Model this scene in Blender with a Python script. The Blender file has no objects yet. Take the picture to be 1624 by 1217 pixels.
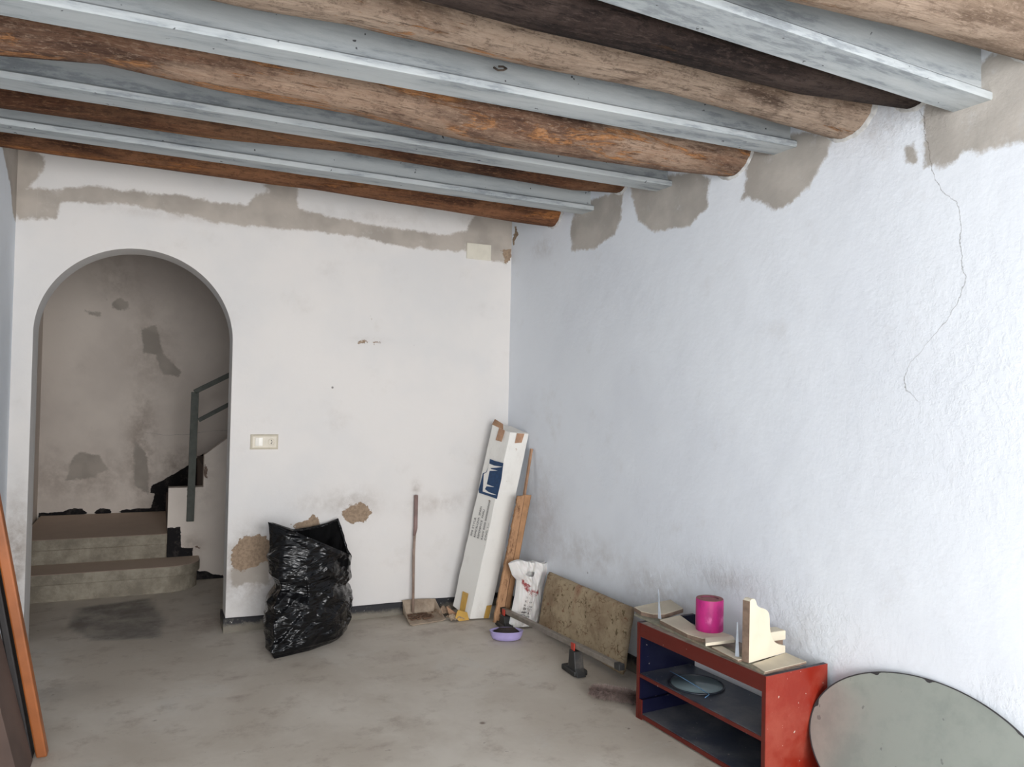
import bpy, bmesh, math, random
import numpy as np
from mathutils import Vector, Matrix, noise as mn
C = bpy.context.scene.collection
S = bpy.context.scene
random.seed(7); rng = np.random.default_rng(7)
PI = math.pi

# ------------------------------------------------------------ camera
W, H, F, EYE = 1624, 1217, 1219.0, 1.35
VX = np.array([3450.0, 685.0]); cx, cy = W/2, H/2
_ex = np.array([VX[0]-cx, VX[1]-cy, F]); _ex /= np.linalg.norm(_ex)
_p1 = np.array([-cx, VX[1]-.02*VX[0]-cy, F]); _up = np.cross(_p1, _ex); _up /= np.linalg.norm(_up)
if _up[1] > 0: _up = -_up
_ey = np.cross(_up, _ex)
if _ey[2] < 0: _ey = -_ey
R3 = np.array([_ex, _ey, _up])
O = np.array([0, 0, EYE])
cam = bpy.data.objects.new('camera', bpy.data.cameras.new('camera')); C.objects.link(cam)
cam.data.sensor_fit = 'HORIZONTAL'; cam.data.sensor_width = 36; cam.data.lens = F*36/W
cam.data.clip_start = .02
M = Matrix.Identity(4)
for i in range(3):
    M[i][0] = R3[i, 0]; M[i][1] = -R3[i, 1]; M[i][2] = -R3[i, 2]
M.translation = O
cam.matrix_world = M
S.camera = cam
# ------------------------------------------------------------ light: daylight through the street opening behind the camera
S.view_settings.view_transform = 'Standard'; S.view_settings.look = 'None'
S.view_settings.gamma = 1; S.view_settings.use_curve_mapping = False
S.view_settings.exposure = -0.08
wd = bpy.data.worlds.new('sky'); S.world = wd; wd.use_nodes = True
bg = wd.node_tree.nodes['Background']; bg.inputs[0].default_value = (.85, .92, 1, 1); bg.inputs[1].default_value = 1.8
def area(name, loc, target, sx, sy, power, col):
    l = bpy.data.lights.new(name, 'AREA'); l.shape = 'RECTANGLE'; l.size = sx; l.size_y = sy; l.energy = power; l.color = col
    o = bpy.data.objects.new(name, l); C.objects.link(o); o.location = loc
    o.rotation_euler = (Vector(target)-Vector(loc)).to_track_quat('-Z', 'Y').to_euler()
    return o
area('daylight', (.72, -2.3, 1.3), (.85, 4, 1.05), 2.6, 2.2, 232, (1, .985, .98))

# ------------------------------------------------------------ measuring helpers
def ray(px, py): return R3 @ np.array([px-cx, py-cy, F])
def hit(px, py, p0, n):
    d = ray(px, py); n = np.array(n, float); t = ((np.array(p0, float)-O) @ n)/(n @ d); return Vector(O+t*d)
def hx(px, py, x): return hit(px, py, (x, 0, 0), (1, 0, 0))
def hy(px, py, y): return hit(px, py, (0, y, 0), (0, 1, 0))
def hz(px, py, z=0): return hit(px, py, (0, 0, z), (0, 0, 1))
YB = 4.62; XL = -.676
def xr(y): return 2.398-.062*y                      # the right wall is not quite square to the back wall
def hr(px, py, off=0): return hit(px, py, (2.398-off, 0, 0), (1, .062, 0))

# ------------------------------------------------------------ objects
def tag(o, label=None, cat=None, group=None, kind=None):
    if label: o['label'] = label
    if cat: o['category'] = cat
    if group: o['group'] = group
    if kind: o['kind'] = kind
    return o
def thing(name, label, cat, loc=(0, 0, 0), group=None):
    o = bpy.data.objects.new(name, None); C.objects.link(o); o.location = loc; o.empty_display_size = .05
    return tag(o, label, cat, group)
def mesh(name, V, Fc, mat=None, parent=None, smooth=False, bevel=0, seg=2, sub=0):
    me = bpy.data.meshes.new(name); V = [tuple(v) for v in V]
    if parent is not None:
        off = parent.matrix_world.translation if parent.parent is None else Vector((0, 0, 0))
        off = world_loc(parent); V = [(v[0]-off[0], v[1]-off[1], v[2]-off[2]) for v in V]
    me.from_pydata(V, [], Fc)
    if mat: me.materials.append(mat)
    bm = bmesh.new(); bm.from_mesh(me); bmesh.ops.recalc_face_normals(bm, faces=bm.faces); bm.to_mesh(me); bm.free()
    if smooth:
        me.polygons.foreach_set('use_smooth', [True]*len(me.polygons))
    o = bpy.data.objects.new(name, me); C.objects.link(o)
    if parent is not None: o.parent = parent
    if bevel:
        b = o.modifiers.new('bevel', 'BEVEL'); b.width = bevel; b.segments = seg; b.limit_method = 'ANGLE'; b.harden_normals = False
    if sub:
        s = o.modifiers.new('sub', 'SUBSURF'); s.levels = sub; s.render_levels = sub
    return o
def world_loc(o):
    p = Vector((0, 0, 0))
    while o is not None: p += o.location; o = o.parent
    return p
def boxvf(a, b):
    V = [(x, y, z) for x in (a[0], b[0]) for y in (a[1], b[1]) for z in (a[2], b[2])]
    return V, [(0, 1, 3, 2), (4, 6, 7, 5), (0, 4, 5, 1), (2, 3, 7, 6), (0, 2, 6, 4), (1, 5, 7, 3)]
def box(name, a, b, mat, parent=None, bevel=0): V, f = boxvf(a, b); return mesh(name, V, f, mat, parent, bevel=bevel)
HEXF = [(0, 1, 2, 3), (7, 6, 5, 4), (0, 4, 5, 1), (1, 5, 6, 2), (2, 6, 7, 3), (3, 7, 4, 0)]
def hexa(name, P, mat, parent=None, bevel=0):       # P: 4 bottom + 4 top
    return mesh(name, P, HEXF, mat, parent, bevel=bevel)
def prism(name, poly, d, mat, parent=None, bevel=0):  # poly: 3D points, extruded by d
    n = len(poly); d = Vector(d); V = [Vector(p) for p in poly]; V += [v+d for v in V[:n]]
    Fc = [tuple(range(n)), tuple(range(2*n-1, n-1, -1))]+[(i, (i+1) % n, n+(i+1) % n, n+i) for i in range(n)]
    return mesh(name, V, Fc, mat, parent, bevel=bevel)
def bar(name, p, q, w, h, mat, parent=None, bevel=0, up=(0, 0, 1)):
    p, q = Vector(p), Vector(q); a = (q-p).normalized(); s = a.cross(Vector(up)).normalized()*w/2; u = s.cross(a).normalized()*h/2
    P = [p-s-u, p+s-u, p+s+u, p-s+u, q-s-u, q+s-u, q+s+u, q-s+u]
    return mesh(name, P, [(0, 1, 2, 3), (7, 6, 5, 4), (0, 4, 5, 1), (1, 5, 6, 2), (2, 6, 7, 3), (3, 7, 4, 0)], mat, parent, bevel=bevel)
def tubevf(path, r, n=10, caps=True):
    path = [Vector(p) for p in path]; V = []; Fc = []
    rr = r if hasattr(r, '__len__') else [r]*len(path)
    for i, p in enumerate(path):
        t = (path[min(i+1, len(path)-1)]-path[max(i-1, 0)]).normalized()
        ref = Vector((0, 0, 1)) if abs(t.z) < .9 else Vector((0, 1, 0))
        s = t.cross(ref).normalized(); u = s.cross(t)
        for k in range(n):
            a = 2*PI*k/n; V.append(p+(s*math.cos(a)+u*math.sin(a))*rr[i])
    for i in range(len(path)-1):
        for k in range(n):
            Fc.append((i*n+k, i*n+(k+1) % n, (i+1)*n+(k+1) % n, (i+1)*n+k))
    if caps: Fc += [tuple(range(n)), tuple(range((len(path)-1)*n, len(path)*n))]
    return V, Fc
def tube(name, path, r, mat, parent=None, n=10): V, f = tubevf(path, r, n); return mesh(name, V, f, mat, parent, smooth=True)
def lathe(name, prof, c, mat, parent=None, n=40, sx=1, sy=1, rot=0, caps=True):
    V = []; Fc = []
    for r, z in prof:
        for k in range(n):
            a = 2*PI*k/n; x, y = r*math.cos(a)*sx, r*math.sin(a)*sy
            V.append((c[0]+x*math.cos(rot)-y*math.sin(rot), c[1]+x*math.sin(rot)+y*math.cos(rot), c[2]+z))
    m = len(prof)
    for i in range(m-1):
        for k in range(n): Fc.append((i*n+k, i*n+(k+1) % n, (i+1)*n+(k+1) % n, (i+1)*n+k))
    if caps: Fc += [tuple(range(n)), tuple(range((m-1)*n, m*n))]
    return mesh(name, V, Fc, mat, parent, smooth=True)
def autosmooth(o, ang=40):
    me = o.data; bm = bmesh.new(); bm.from_mesh(me)
    for f in bm.faces: f.smooth = True
    for e in bm.edges:
        if len(e.link_faces) == 2 and e.calc_face_angle(0) > math.radians(ang): e.smooth = False
    bm.to_mesh(me); bm.free(); return o
def nz(x, y, z=0.0, s=1.0): return mn.noise(Vector((x*s, y*s, z*s)))
def fbm(x, y, z, s, o=4):
    v = 0; a = 1; t = 0
    for i in range(o): v += a*mn.noise(Vector((x*s, y*s, z*s+i*7.3))); t += a; a *= .5; s *= 2.03
    return v/t
# signed distance to a polygon, positive inside
def sdf(P, poly):
    P = np.asarray(P, float); Q = np.asarray(poly, float); n = len(Q)
    d = np.full(len(P), 1e9); ins = np.zeros(len(P), bool)
    for i in range(n):
        a = Q[i]; b = Q[(i+1) % n]; e = b-a; w = P-a
        t = np.clip((w @ e)/(e @ e+1e-12), 0, 1); d = np.minimum(d, np.hypot(*(w-t[:, None]*e).T))
        c = ((a[1] <= P[:, 1]) & (b[1] > P[:, 1])) | ((b[1] <= P[:, 1]) & (a[1] > P[:, 1]))
        with np.errstate(divide='ignore', invalid='ignore'):
            xi = a[0]+(P[:, 1]-a[1])*(e[0]/(e[1] if abs(e[1]) > 1e-12 else 1e-12))
        ins ^= c & (P[:, 0] < xi)
    return np.where(ins, d, -d)
def sdfs(P, polys):
    v = np.full(len(P), -.5)
    for q in polys: v = np.maximum(v, sdf(P, q))
    return v
def attr(o, name, vals):
    a = o.data.attributes.new(name, 'FLOAT', 'POINT'); a.data.foreach_set('value', np.asarray(vals, np.float32))

# ------------------------------------------------------------ materials
def srgb(r, g, b):
    f = lambda c: ((c/255+.055)/1.055)**2.4 if c > 10.3 else c/255/12.92
    return (f(r), f(g), f(b), 1)
class N:
    def __init__(s, name):
        s.m = bpy.data.materials.new(name); s.m.use_nodes = True; s.t = s.m.node_tree
        s.b = s.t.nodes['Principled BSDF']; s.co = s.t.nodes.new('ShaderNodeTexCoord').outputs['Object']
    def node(s, typ, **k):
        n = s.t.nodes.new(typ)
        for a, v in k.items(): setattr(n, a, v)
        return n
    def link(s, a, b):
        if hasattr(a, 'is_output') or hasattr(a, 'links'): s.t.links.new(a, b)
        else: b.default_value = a
    def noise(s, scale, detail=4, rough=.55, co=None, dist=0, stretch=None):
        n = s.node('ShaderNodeTexNoise'); n.inputs['Scale'].default_value = scale; n.inputs['Detail'].default_value = detail
        n.inputs['Roughness'].default_value = rough; n.inputs['Distortion'].default_value = dist
        co = co or s.co
        if stretch:
            mp = s.node('ShaderNodeMapping'); mp.inputs['Scale'].default_value = stretch; s.t.links.new(co, mp.inputs[0]); co = mp.outputs[0]
        s.t.links.new(co, n.inputs['Vector']); return n.outputs[0]
    def attr(s, name): n = s.node('ShaderNodeAttribute', attribute_name=name); return n.outputs['Fac']
    def math(s, op, a, b=0, c=None, clamp=False):
        n = s.node('ShaderNodeMath', operation=op, use_clamp=clamp); s.link(a, n.inputs[0]); s.link(b, n.inputs[1])
        if c is not None: s.link(c, n.inputs[2])
        return n.outputs[0]
    def ramp(s, v, lo, hi, a=0., b=1.):
        n = s.node('ShaderNodeMapRange', interpolation_type='SMOOTHSTEP'); s.link(v, n.inputs[0])
        for i, x in enumerate((lo, hi, a, b)): n.inputs[i+1].default_value = x
        return n.outputs[0]
    def mix(s, f, a, b, mode='MIX'):
        n = s.node('ShaderNodeMix', data_type='RGBA', blend_type=mode); s.link(f, n.inputs[0]); s.link(a, n.inputs[6]); s.link(b, n.inputs[7]); return n.outputs[2]
    def sep(s, co=None):
        n = s.node('ShaderNodeSeparateXYZ'); s.t.links.new(co or s.co, n.inputs[0]); return n.outputs
    def bump(s, h, strength=.3, dist=.01):
        n = s.node('ShaderNodeBump'); n.inputs['Strength'].default_value = 1 if hasattr(strength, 'links') else strength
        if hasattr(strength, 'links'): s.t.links.new(strength, n.inputs['Strength'])
        n.inputs['Distance'].default_value = dist; s.t.links.new(h, n.inputs['Height']); s.t.links.new(n.outputs[0], s.b.inputs['Normal'])
    def out(s, col, rough=.8, metal=0, spec=None):
        s.link(col, s.b.inputs['Base Color']); s.link(rough, s.b.inputs['Roughness']); s.b.inputs['Metallic'].default_value = metal
        if spec is not None: s.b.inputs['Specular IOR Level'].default_value = spec
        return s.m
def simple(name, c, rough=.6, metal=0, var=.12, scale=25, bump=.1, dirt=None, spec=None):
    k = N(name); n1 = k.noise(scale, 5); c2 = tuple(x*(1-var*2.5) for x in c[:3])+(1,)
    col = k.mix(k.ramp(n1, .35, .7), c, c2)
    if dirt:
        col = k.mix(k.ramp(k.noise(scale*.35, 6, .7), .5, .68, 0, .8), col, dirt)
    if bump: k.bump(k.noise(scale*3, 3), bump, .003)
    return k.out(col, rough, metal, spec)
# ------------------------------------------------------------ plaster
def plaster(name, white, white2, cement=srgb(186, 177, 167), brown=srgb(164, 142, 120), bstr=.25):
    k = N(name); co = k.co
    col = k.mix(k.ramp(k.noise(1.1, 4, .6), .38, .65), white, white2)
    col = k.mix(k.ramp(k.noise(4.5, 6, .65), .56, .8, 0, .22), col, cement)
    nA = k.noise(14, 7, .68); nB = k.noise(55, 4, .6); nC = k.noise(5, 3, .5)
    e = k.math('MULTIPLY', k.math('SUBTRACT', nA, .5), .07)
    e = k.math('ADD', e, k.math('MULTIPLY', k.math('SUBTRACT', nB, .5), .018))
    # soft grime
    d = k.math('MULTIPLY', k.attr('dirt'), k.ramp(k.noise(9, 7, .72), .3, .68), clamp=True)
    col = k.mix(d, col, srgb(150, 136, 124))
    # bare cement render
    cm = k.math('ADD', k.attr('cement'), e); cf = k.ramp(cm, -.007, .014)
    ccol = k.mix(k.ramp(nC, .35, .65), cement, tuple(x*.8 for x in cement[:3])+(1,))
    col = k.mix(k.math('MULTIPLY', cf, k.ramp(nA, .15, .45, .6, 1)), col, ccol)
    # flaked paint with brown plaster under it
    bmk = k.math('ADD', k.attr('brown'), k.math('MULTIPLY', e, 1.4)); bf = k.ramp(bmk, -.001, .003)
    bcol = k.mix(k.ramp(nB, .35, .65), brown, tuple(x*.72 for x in brown[:3])+(1,))
    col = k.mix(bf, col, bcol)
    # black skirting paint
    kf = k.ramp(k.math('ADD', k.attr('black'), k.math('MULTIPLY', e, .5)), -.001, .002)
    col = k.mix(kf, col, k.mix(k.ramp(nA, .5, .62), srgb(30, 28, 30), srgb(58, 54, 52)))
    # crack and pin holes
    cr = k.math('ABSOLUTE', k.math('ADD', k.attr('crack'), k.math('MULTIPLY', k.math('SUBTRACT', nA, .5), .035)))
    crf = k.math('MULTIPLY', k.ramp(cr, .0004, .0017, 1, 0), k.ramp(nC, .3, .6, .15, .6))
    col = k.mix(crf, col, srgb(95, 88, 82))
    v = k.node('ShaderNodeTexVoronoi'); v.inputs['Scale'].default_value = 3.2; k.t.links.new(co, v.inputs['Vector'])
    hole = k.math('MULTIPLY', k.ramp(v.outputs['Distance'], .012, .03, 1, 0), k.ramp(k.noise(2.3, 1), .5, .56))
    col = k.mix(k.math('MULTIPLY', hole, .8), col, srgb(90, 84, 80))
    # relief
    h = k.math('MULTIPLY', k.noise(7, 5, .55), 1.2)
    h = k.math('ADD', h, k.math('MULTIPLY', k.noise(60, 3), .12))
    rg = k.ramp(k.noise(30, 6, .7), .42, .6)
    h = k.math('ADD', h, k.math('MULTIPLY', k.math('MULTIPLY', k.attr('rough'), rg), .8))
    h = k.math('SUBTRACT', h, k.math('MULTIPLY', bf, .35)); h = k.math('SUBTRACT', h, k.math('MULTIPLY', cf, .15))
    k.bump(h, bstr, .012)
    return k.out(col, .85, spec=.25)
M_back = plaster('plaster_back', srgb(228, 224, 220), srgb(220, 218, 216))
M_right = plaster('plaster_right', srgb(236, 241, 247), srgb(229, 234, 241), cement=srgb(190, 184, 176), bstr=.3)
M_stair = plaster('plaster_stair', srgb(230, 220, 210), srgb(216, 206, 197), brown=srgb(132, 112, 100))
M_left = plaster('plaster_left', srgb(230, 235, 241), srgb(222, 228, 235))

ATT = ('cement', 'brown', 'black', 'dirt', 'rough', 'crack')
def wallgrid(name, pts_fn, us, vs_fn, uv_masks, mat, extra=None):
    V = []; UV = []; Fc = []; cols = []
    for u in us:
        vs = vs_fn(u); cols.append(len(V))
        for v in vs: V.append(pts_fn(u, v)); UV.append((u, v))
    nv = len(vs_fn(us[0]))
    for i in range(len(us)-1):
        for j in range(nv-1):
            a = cols[i]+j; b = cols[i+1]+j; Fc.append((a, b, b+1, a+1))
    nb = len(V)
    if extra:
        eV, eF = extra; V += eV; Fc += [tuple(x+nb for x in f) for f in eF]; UV += [(99, 99)]*len(eV)
    me = bpy.data.meshes.new(name); me.from_pydata([tuple(v) for v in V], [], Fc); me.materials.append(mat)
    o = bpy.data.objects.new(name, me); C.objects.link(o); tag(o, kind='structure')
    UV = np.array(UV, float)
    for a in ATT:
        d = uv_masks.get(a); vals = d(UV) if d else np.full(len(UV), -.5 if a in ('cement', 'brown', 'black') else (1. if a == 'crack' else 0.))
        if len(vals) != len(V): vals = np.resize(vals, len(V))
        attr(o, a, vals)
    return o
def blobs(UV, L):     # soft gaussian spots: (u, v, ru, rv, amount)
    v = np.zeros(len(UV))
    for u0, v0, a, b, k in L: v = np.maximum(v, k*np.exp(-(((UV[:, 0]-u0)/a)**2+((UV[:, 1]-v0)/b)**2)))
    return v
ZTOP = 2.66
# ---- back wall with the arch
AX0, AX1 = -.585, .385; ACX = (AX0+AX1)/2; AR = (AX1-AX0)/2; ASP = 1.635; TH = .2
def archz(x): return ASP+math.sqrt(max(0, AR*AR-(x-ACX)**2))
def bq(L): return [(hy(x, y, YB).x, hy(x, y, YB).z) for x, y in L]
us = list(np.linspace(XL-.02, AX0, 10)[:-1])+[ACX-AR*math.cos(t) for t in np.linspace(0, PI, 90)]+list(np.linspace(AX1, 2.14, 170)[1:])
back_cement = [bq([(10, 212), (72, 248), (70, 270), (45, 298), (50, 300), (85, 296), (150, 295), (230, 305), (280, 307), (340, 320), (393, 325), (402, 312), (425, 303), (412, 290), (400, 288), (470, 290), (475, 298), (473, 330), (520, 342), (570, 352), (640, 362), (700, 372), (740, 366), (752, 340), (800, 340), (822, 350), (819, 385), (803, 418), (778, 414), (740, 400), (700, 397), (640, 392), (560, 376), (528, 372), (474, 366), (440, 363), (380, 358), (342, 354), (300, 342), (250, 335), (200, 324), (100, 322), (88, 347), (30, 349), (5, 300)]), bq([(366, 898), (428, 880), (428, 928), (392, 926), (366, 934)])]
back_brown = [bq([(368, 870), (380, 855), (410, 850), (430, 858), (430, 885), (400, 900), (385, 905), (368, 905)]),
              bq([(462, 832), (480, 828), (495, 815), (506, 818), (506, 836), (470, 842)]),
              bq([(543, 812), (555, 800), (578, 798), (589, 812), (580, 828), (560, 832), (548, 828)]),
              bq([(795, 398), (812, 395), (811, 416), (800, 416)]),
              bq([(568, 541), (580, 539), (582, 543), (570, 545)]), bq([(592, 541), (615, 543), (613, 546), (594, 545)]), bq([(587, 503), (592, 503), (592, 508), (587, 508)])]
def B2(x, y): p = hy(x, y, YB); return p.x, p.z
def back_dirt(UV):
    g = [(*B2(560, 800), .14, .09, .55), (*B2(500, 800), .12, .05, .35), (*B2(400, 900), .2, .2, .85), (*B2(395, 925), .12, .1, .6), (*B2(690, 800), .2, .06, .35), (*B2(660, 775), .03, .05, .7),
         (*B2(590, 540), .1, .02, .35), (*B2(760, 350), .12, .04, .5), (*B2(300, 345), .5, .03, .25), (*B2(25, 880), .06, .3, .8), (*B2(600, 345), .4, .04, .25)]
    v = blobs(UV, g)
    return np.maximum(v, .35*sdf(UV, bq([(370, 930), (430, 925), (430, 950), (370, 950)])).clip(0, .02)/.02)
def zlin(u, z0, z1, n): return list(np.linspace(z0, z1, n))
NV = 150
# mesh closing the thickness: reveal, back face
eV = []; eF = []
prof = [(AX0, 0)]+[(ACX-AR*math.cos(t), ASP+AR*math.sin(t)) for t in np.linspace(0, PI, 65)]+[(AX1, 0)]
for i, (x, z) in enumerate(prof): eV += [(x, YB, z), (x, YB+TH, z)]
for i in range(len(prof)-1): eF.append((2*i, 2*i+1, 2*i+3, 2*i+2))
n0 = len(eV); outer = [(x, ZTOP) for x in np.linspace(AX0, AX1, len(prof))]
for (x, z), (x2, z2) in zip(prof, outer): eV += [(x, YB+TH, z), (x, YB+TH, z2)]
for i in range(len(prof)-1): eF.append((n0+2*i, n0+2*i+2, n0+2*i+3, n0+2*i+1))
for (a, b) in ((XL-.2, AX0), (AX1, 2.4)):
    n1 = len(eV); eV += [(a, YB+TH, 0), (b, YB+TH, 0), (b, YB+TH, ZTOP), (a, YB+TH, ZTOP)]; eF.append((n1, n1+1, n1+2, n1+3))
wallgrid('wall_back', lambda u, v: (u, YB, v), us,
         lambda u: zlin(u, 0 if not (AX0 < u < AX1) else archz(u), ZTOP, NV),
         dict(cement=lambda U: sdfs(U, back_cement), brown=lambda U: sdfs(U, back_brown), dirt=back_dirt), M_back, (eV, eF))
# ---- right wall
def rq(L): return [(hr(x, y).y, hr(x, y).z) for x, y in L]
def R2(x, y): p = hr(x, y); return p.y, p.z
right_cement = [rq([(912, 325), (990, 300), (986, 345), (975, 372), (940, 397), (905, 400), (905, 360)]),
                rq([(998, 285), (1110, 270), (1127, 285), (1122, 330), (1095, 357), (1040, 370), (1010, 352)]),
                rq([(1188, 220), (1325, 205), (1319, 225), (1311, 247), (1280, 300), (1255, 322), (1227, 334), (1198, 318), (1175, 318), (1181, 283)]),
                rq([(1462, 135), (1640, 60), (1640, 228), (1527, 246), (1520, 256), (1492, 269), (1465, 264), (1460, 205)]),
                rq([(1432, 232), (1452, 226), (1458, 262), (1436, 262)])]
right_brown = [rq([(817, 358), (822, 372), (815, 388), (812, 380)])]
crackp = [rq([(1462, 172)])[0]]+rq([(1466, 190), (1470, 220), (1478, 262), (1483, 285), (1497, 307), (1518, 320), (1524, 350), (1524, 400), (1531, 440), (1524, 470), (1500, 508), (1470, 545), (1440, 580), (1433, 600), (1440, 620), (1456, 638)])
cz = np.array([p[1] for p in crackp])[::-1]; cyy = np.array([p[0] for p in crackp])[::-1]
def crackf(UV):
    c = np.interp(UV[:, 1], cz, cyy); d = (UV[:, 0]-c)*.8
    return np.where((UV[:, 1] > cz[0]) & (UV[:, 1] < cz[-1]), d, .5)
def right_rough(UV):
    return blobs(UV, [(*R2(1040, 935), .2, .06, 1), (*R2(1150, 915), .3, .06, .8), (*R2(1270, 1000), .22, .12, 1), (*R2(1300, 1040), .12, .06, 1), (*R2(1540, 600), .4, .4, .3), (*R2(1430, 180), .25, .1, .5), (*R2(870, 800), .25, .25, .4), (*R2(1600, 1110), .1, .05, .5)])
def right_dirt(UV):
    return blobs(UV, [(*R2(860, 820), .22, .3, .3), (*R2(1040, 935), .25, .1, .4), (*R2(1150, 920), .25, .07, .35), (*R2(1390, 190), .2, .08, .4), (*R2(930, 880), .5, .12, .3), (*R2(1270, 1010), .12, .1, .25), (*R2(860, 395), .15, .06, .3)])
NY = 360
wallgrid('wall_right', lambda u, v: (xr(u), u, v), list(np.linspace(-2.25, .9, 8)[:-1])+list(np.linspace(.9, YB+.01, NY)), lambda u: zlin(u, 0, ZTOP, 260),
         dict(cement=lambda U: sdfs(U, right_cement), brown=lambda U: sdfs(U, right_brown), rough=right_rough, dirt=right_dirt, crack=crackf), M_right)
# ---- left wall
def L2(x, y): p = hx(x, y, XL); return p.y, p.z
left_cement = [[(YB+.02, 2.2), (YB-.08, 2.22), (YB-.2, 2.35), (YB-.5, 2.5), (YB-.5, 2.6), (YB+.02, 2.6)]]
wallgrid('wall_left', lambda u, v: (XL, u, v), list(np.linspace(-2.25, 2.5, 6)[:-1])+list(np.linspace(2.5, YB+.01, 100)), lambda u: zlin(u, 0, ZTOP, 120),
         dict(cement=lambda U: sdfs(U, left_cement)), M_left)
# ---- street side wall with its wide doorway (behind the camera)
DX0, DX1, DZ = -.6, 2.25, 2.35
V = []; Fc = []
for a, b in (((XL-.2, -2.25, 0), (DX0, -2.05, ZTOP)), ((DX1, -2.25, 0), (2.8, -2.05, ZTOP)), ((DX0, -2.25, DZ), (DX1, -2.05, ZTOP))):
    v, f = boxvf(a, b); n = len(V); V += v; Fc += [tuple(i+n for i in q) for q in f]
o = mesh('wall_front', V, Fc, M_left); tag(o, kind='structure')

# ---- floor
def floor_mat():
    k = N('worn_concrete'); 
    n1 = k.noise(1.3, 6, .62, dist=.4); n2 = k.noise(6, 8, .7); n3 = k.noise(40, 5, .7)
    col = k.mix(k.ramp(n1, .35, .66), srgb(192, 182, 168), srgb(212, 204, 192))
    col = k.mix(k.ramp(n2, .5, .75, 0, .6), col, srgb(146, 130, 115))
    col = k.mix(k.ramp(k.noise(2.2, 6, .7, dist=.6), .55, .72, 0, .5), col, srgb(208, 204, 196))
    col = k.mix(k.math('MULTIPLY', k.attr('patch'), k.ramp(n2, .3, .6, .5, 1), clamp=True), col, srgb(104, 100, 97))
    col = k.mix(k.math('MULTIPLY', k.attr('rust'), k.ramp(n2, .3, .6), clamp=True), col, srgb(110, 78, 62))
    col = k.mix(k.ramp(k.noise(28, 2), .74, .77, 0, .7), col, srgb(205, 200, 190))
    col = k.mix(k.ramp(k.noise(22, 3, .6, stretch=(1, 1.7, 1)), .70, .74, 0, .6), col, srgb(90, 72, 60))
    v = k.node('ShaderNodeTexVoronoi'); v.inputs['Scale'].default_value = 2.1; k.t.links.new(k.co, v.inputs['Vector'])
    col = k.mix(k.ramp(v.outputs['Distance'], .02, .04, .8, 0), col, srgb(100, 80, 66))
    k.bump(k.math('ADD', k.math('MULTIPLY', n2, .6), k.math('MULTIPLY', n3, .3)), .4, .006)
    return k.out(col, k.ramp(n1, .3, .7, .55, .75), spec=.35)
def fgrid():
    xs = np.linspace(XL-.15, 2.7, 110); ys = np.linspace(-2.4, 7.4, 320)
    V = [(x, y, 0) for x in xs for y in ys]; ny = len(ys)
    Fc = [(i*ny+j, (i+1)*ny+j, (i+1)*ny+j+1, i*ny+j+1) for i in range(len(xs)-1) for j in range(ny-1)]
    o = mesh('floor', V, Fc, floor_mat()); tag(o, kind='structure')
    P = np.array(V)[:, :2]
    f = lambda x, y: tuple(hz(x, y))[:2]
    poly = [f(125, 965), (f(235, 950)), f(262, 985), f(250, 1012), f(150, 1016), f(110, 995)]
    v = np.clip(sdf(P, poly)/.04+.6, 0, 1)*.75
    attr(o, 'patch', np.maximum(v, blobs(P, [(*f(90, 1100), .2, .1, .3)])))
    attr(o, 'rust', blobs(P, [(*f(620, 1045), .12, .05, .35), (*f(372, 1076), .04, .02, .8), (*f(380, 1107), .05, .02, .6), (*f(470, 1055), .03, .015, .8), (*f(600, 1185), .04, .02, .8), (*f(690, 1000), .3, .1, .35), (*f(330, 985), .2, .15, .5)]))
fgrid()
# ---- ceiling slab
k = N('ceiling_cement'); cm = k.mix(k.ramp(k.noise(3, 6), .35, .65), srgb(104, 112, 118), srgb(78, 84, 88)); k.bump(k.noise(30, 4), .3, .01)
M_ceil = k.out(cm, .9)
def slab_z(y): return 2.61
V = [(x, y, slab_z(y)+dz) for dz in (0, .15) for (x, y) in ((XL-.3, -2.3), (2.85, -2.3), (2.75, YB+.02), (XL-.3, YB+.02))]
o = mesh('ceiling', V, HEXF, M_ceil); tag(o, kind='structure')

# ---- stairwell shell
SB = 7.145; SZ = 3.2
def sq(L): return [(hy(x, y, SB).x, hy(x, y, SB).z) for x, y in L]
def S2(x, y): p = hy(x, y, SB); return p.x, p.z
st_black = [sq([(62, 814), (95, 812), (120, 806), (130, 808), (140, 814), (128, 818), (62, 820)]), sq([(150, 812), (158, 807), (175, 808), (178, 815), (160, 817), (148, 815)]),
            sq([(185, 811), (200, 808), (240, 806), (245, 783), (238, 782), (240, 770), (262, 760), (298, 738), (325, 717), (330, 760), (330, 830), (240, 818), (200, 817)])]
st_soft = [sq([(175, 478), (192, 470), (205, 478), (208, 490), (190, 497), (176, 490)]), sq([(220, 520), (250, 512), (262, 560), (290, 590), (285, 600), (255, 596), (245, 565), (225, 562)]),
            sq([(126, 490), (160, 493), (165, 500), (155, 507), (140, 500)]), sq([(165, 470), (175, 475), (170, 485)])]
st_cement = st_soft+[sq([(110, 730), (125, 715), (160, 720), (175, 745), (150, 760), (100, 765)]), sq([(210, 690), (235, 720), (240, 790), (210, 770)])]
def st_dirt(UV): return blobs(UV, [(*S2(225, 720), .12, .5, .8), (*S2(130, 760), .5, .2, .5), (*S2(290, 740), .25, .15, .8), (*S2(240, 560), .2, .4, .4), (*S2(190, 440), .2, .2, .4)])
def st_crack(UV):
    z = np.interp(UV[:, 0], [S2(230, 686)[0], S2(260, 690)[0], S2(290, 690)[0], S2(340, 683)[0]], [S2(230, 686)[1], S2(260, 690)[1], S2(290, 690)[1], S2(340, 683)[1]])
    return np.where(UV[:, 0] > S2(225, 680)[0], UV[:, 1]-z, .5)
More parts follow.
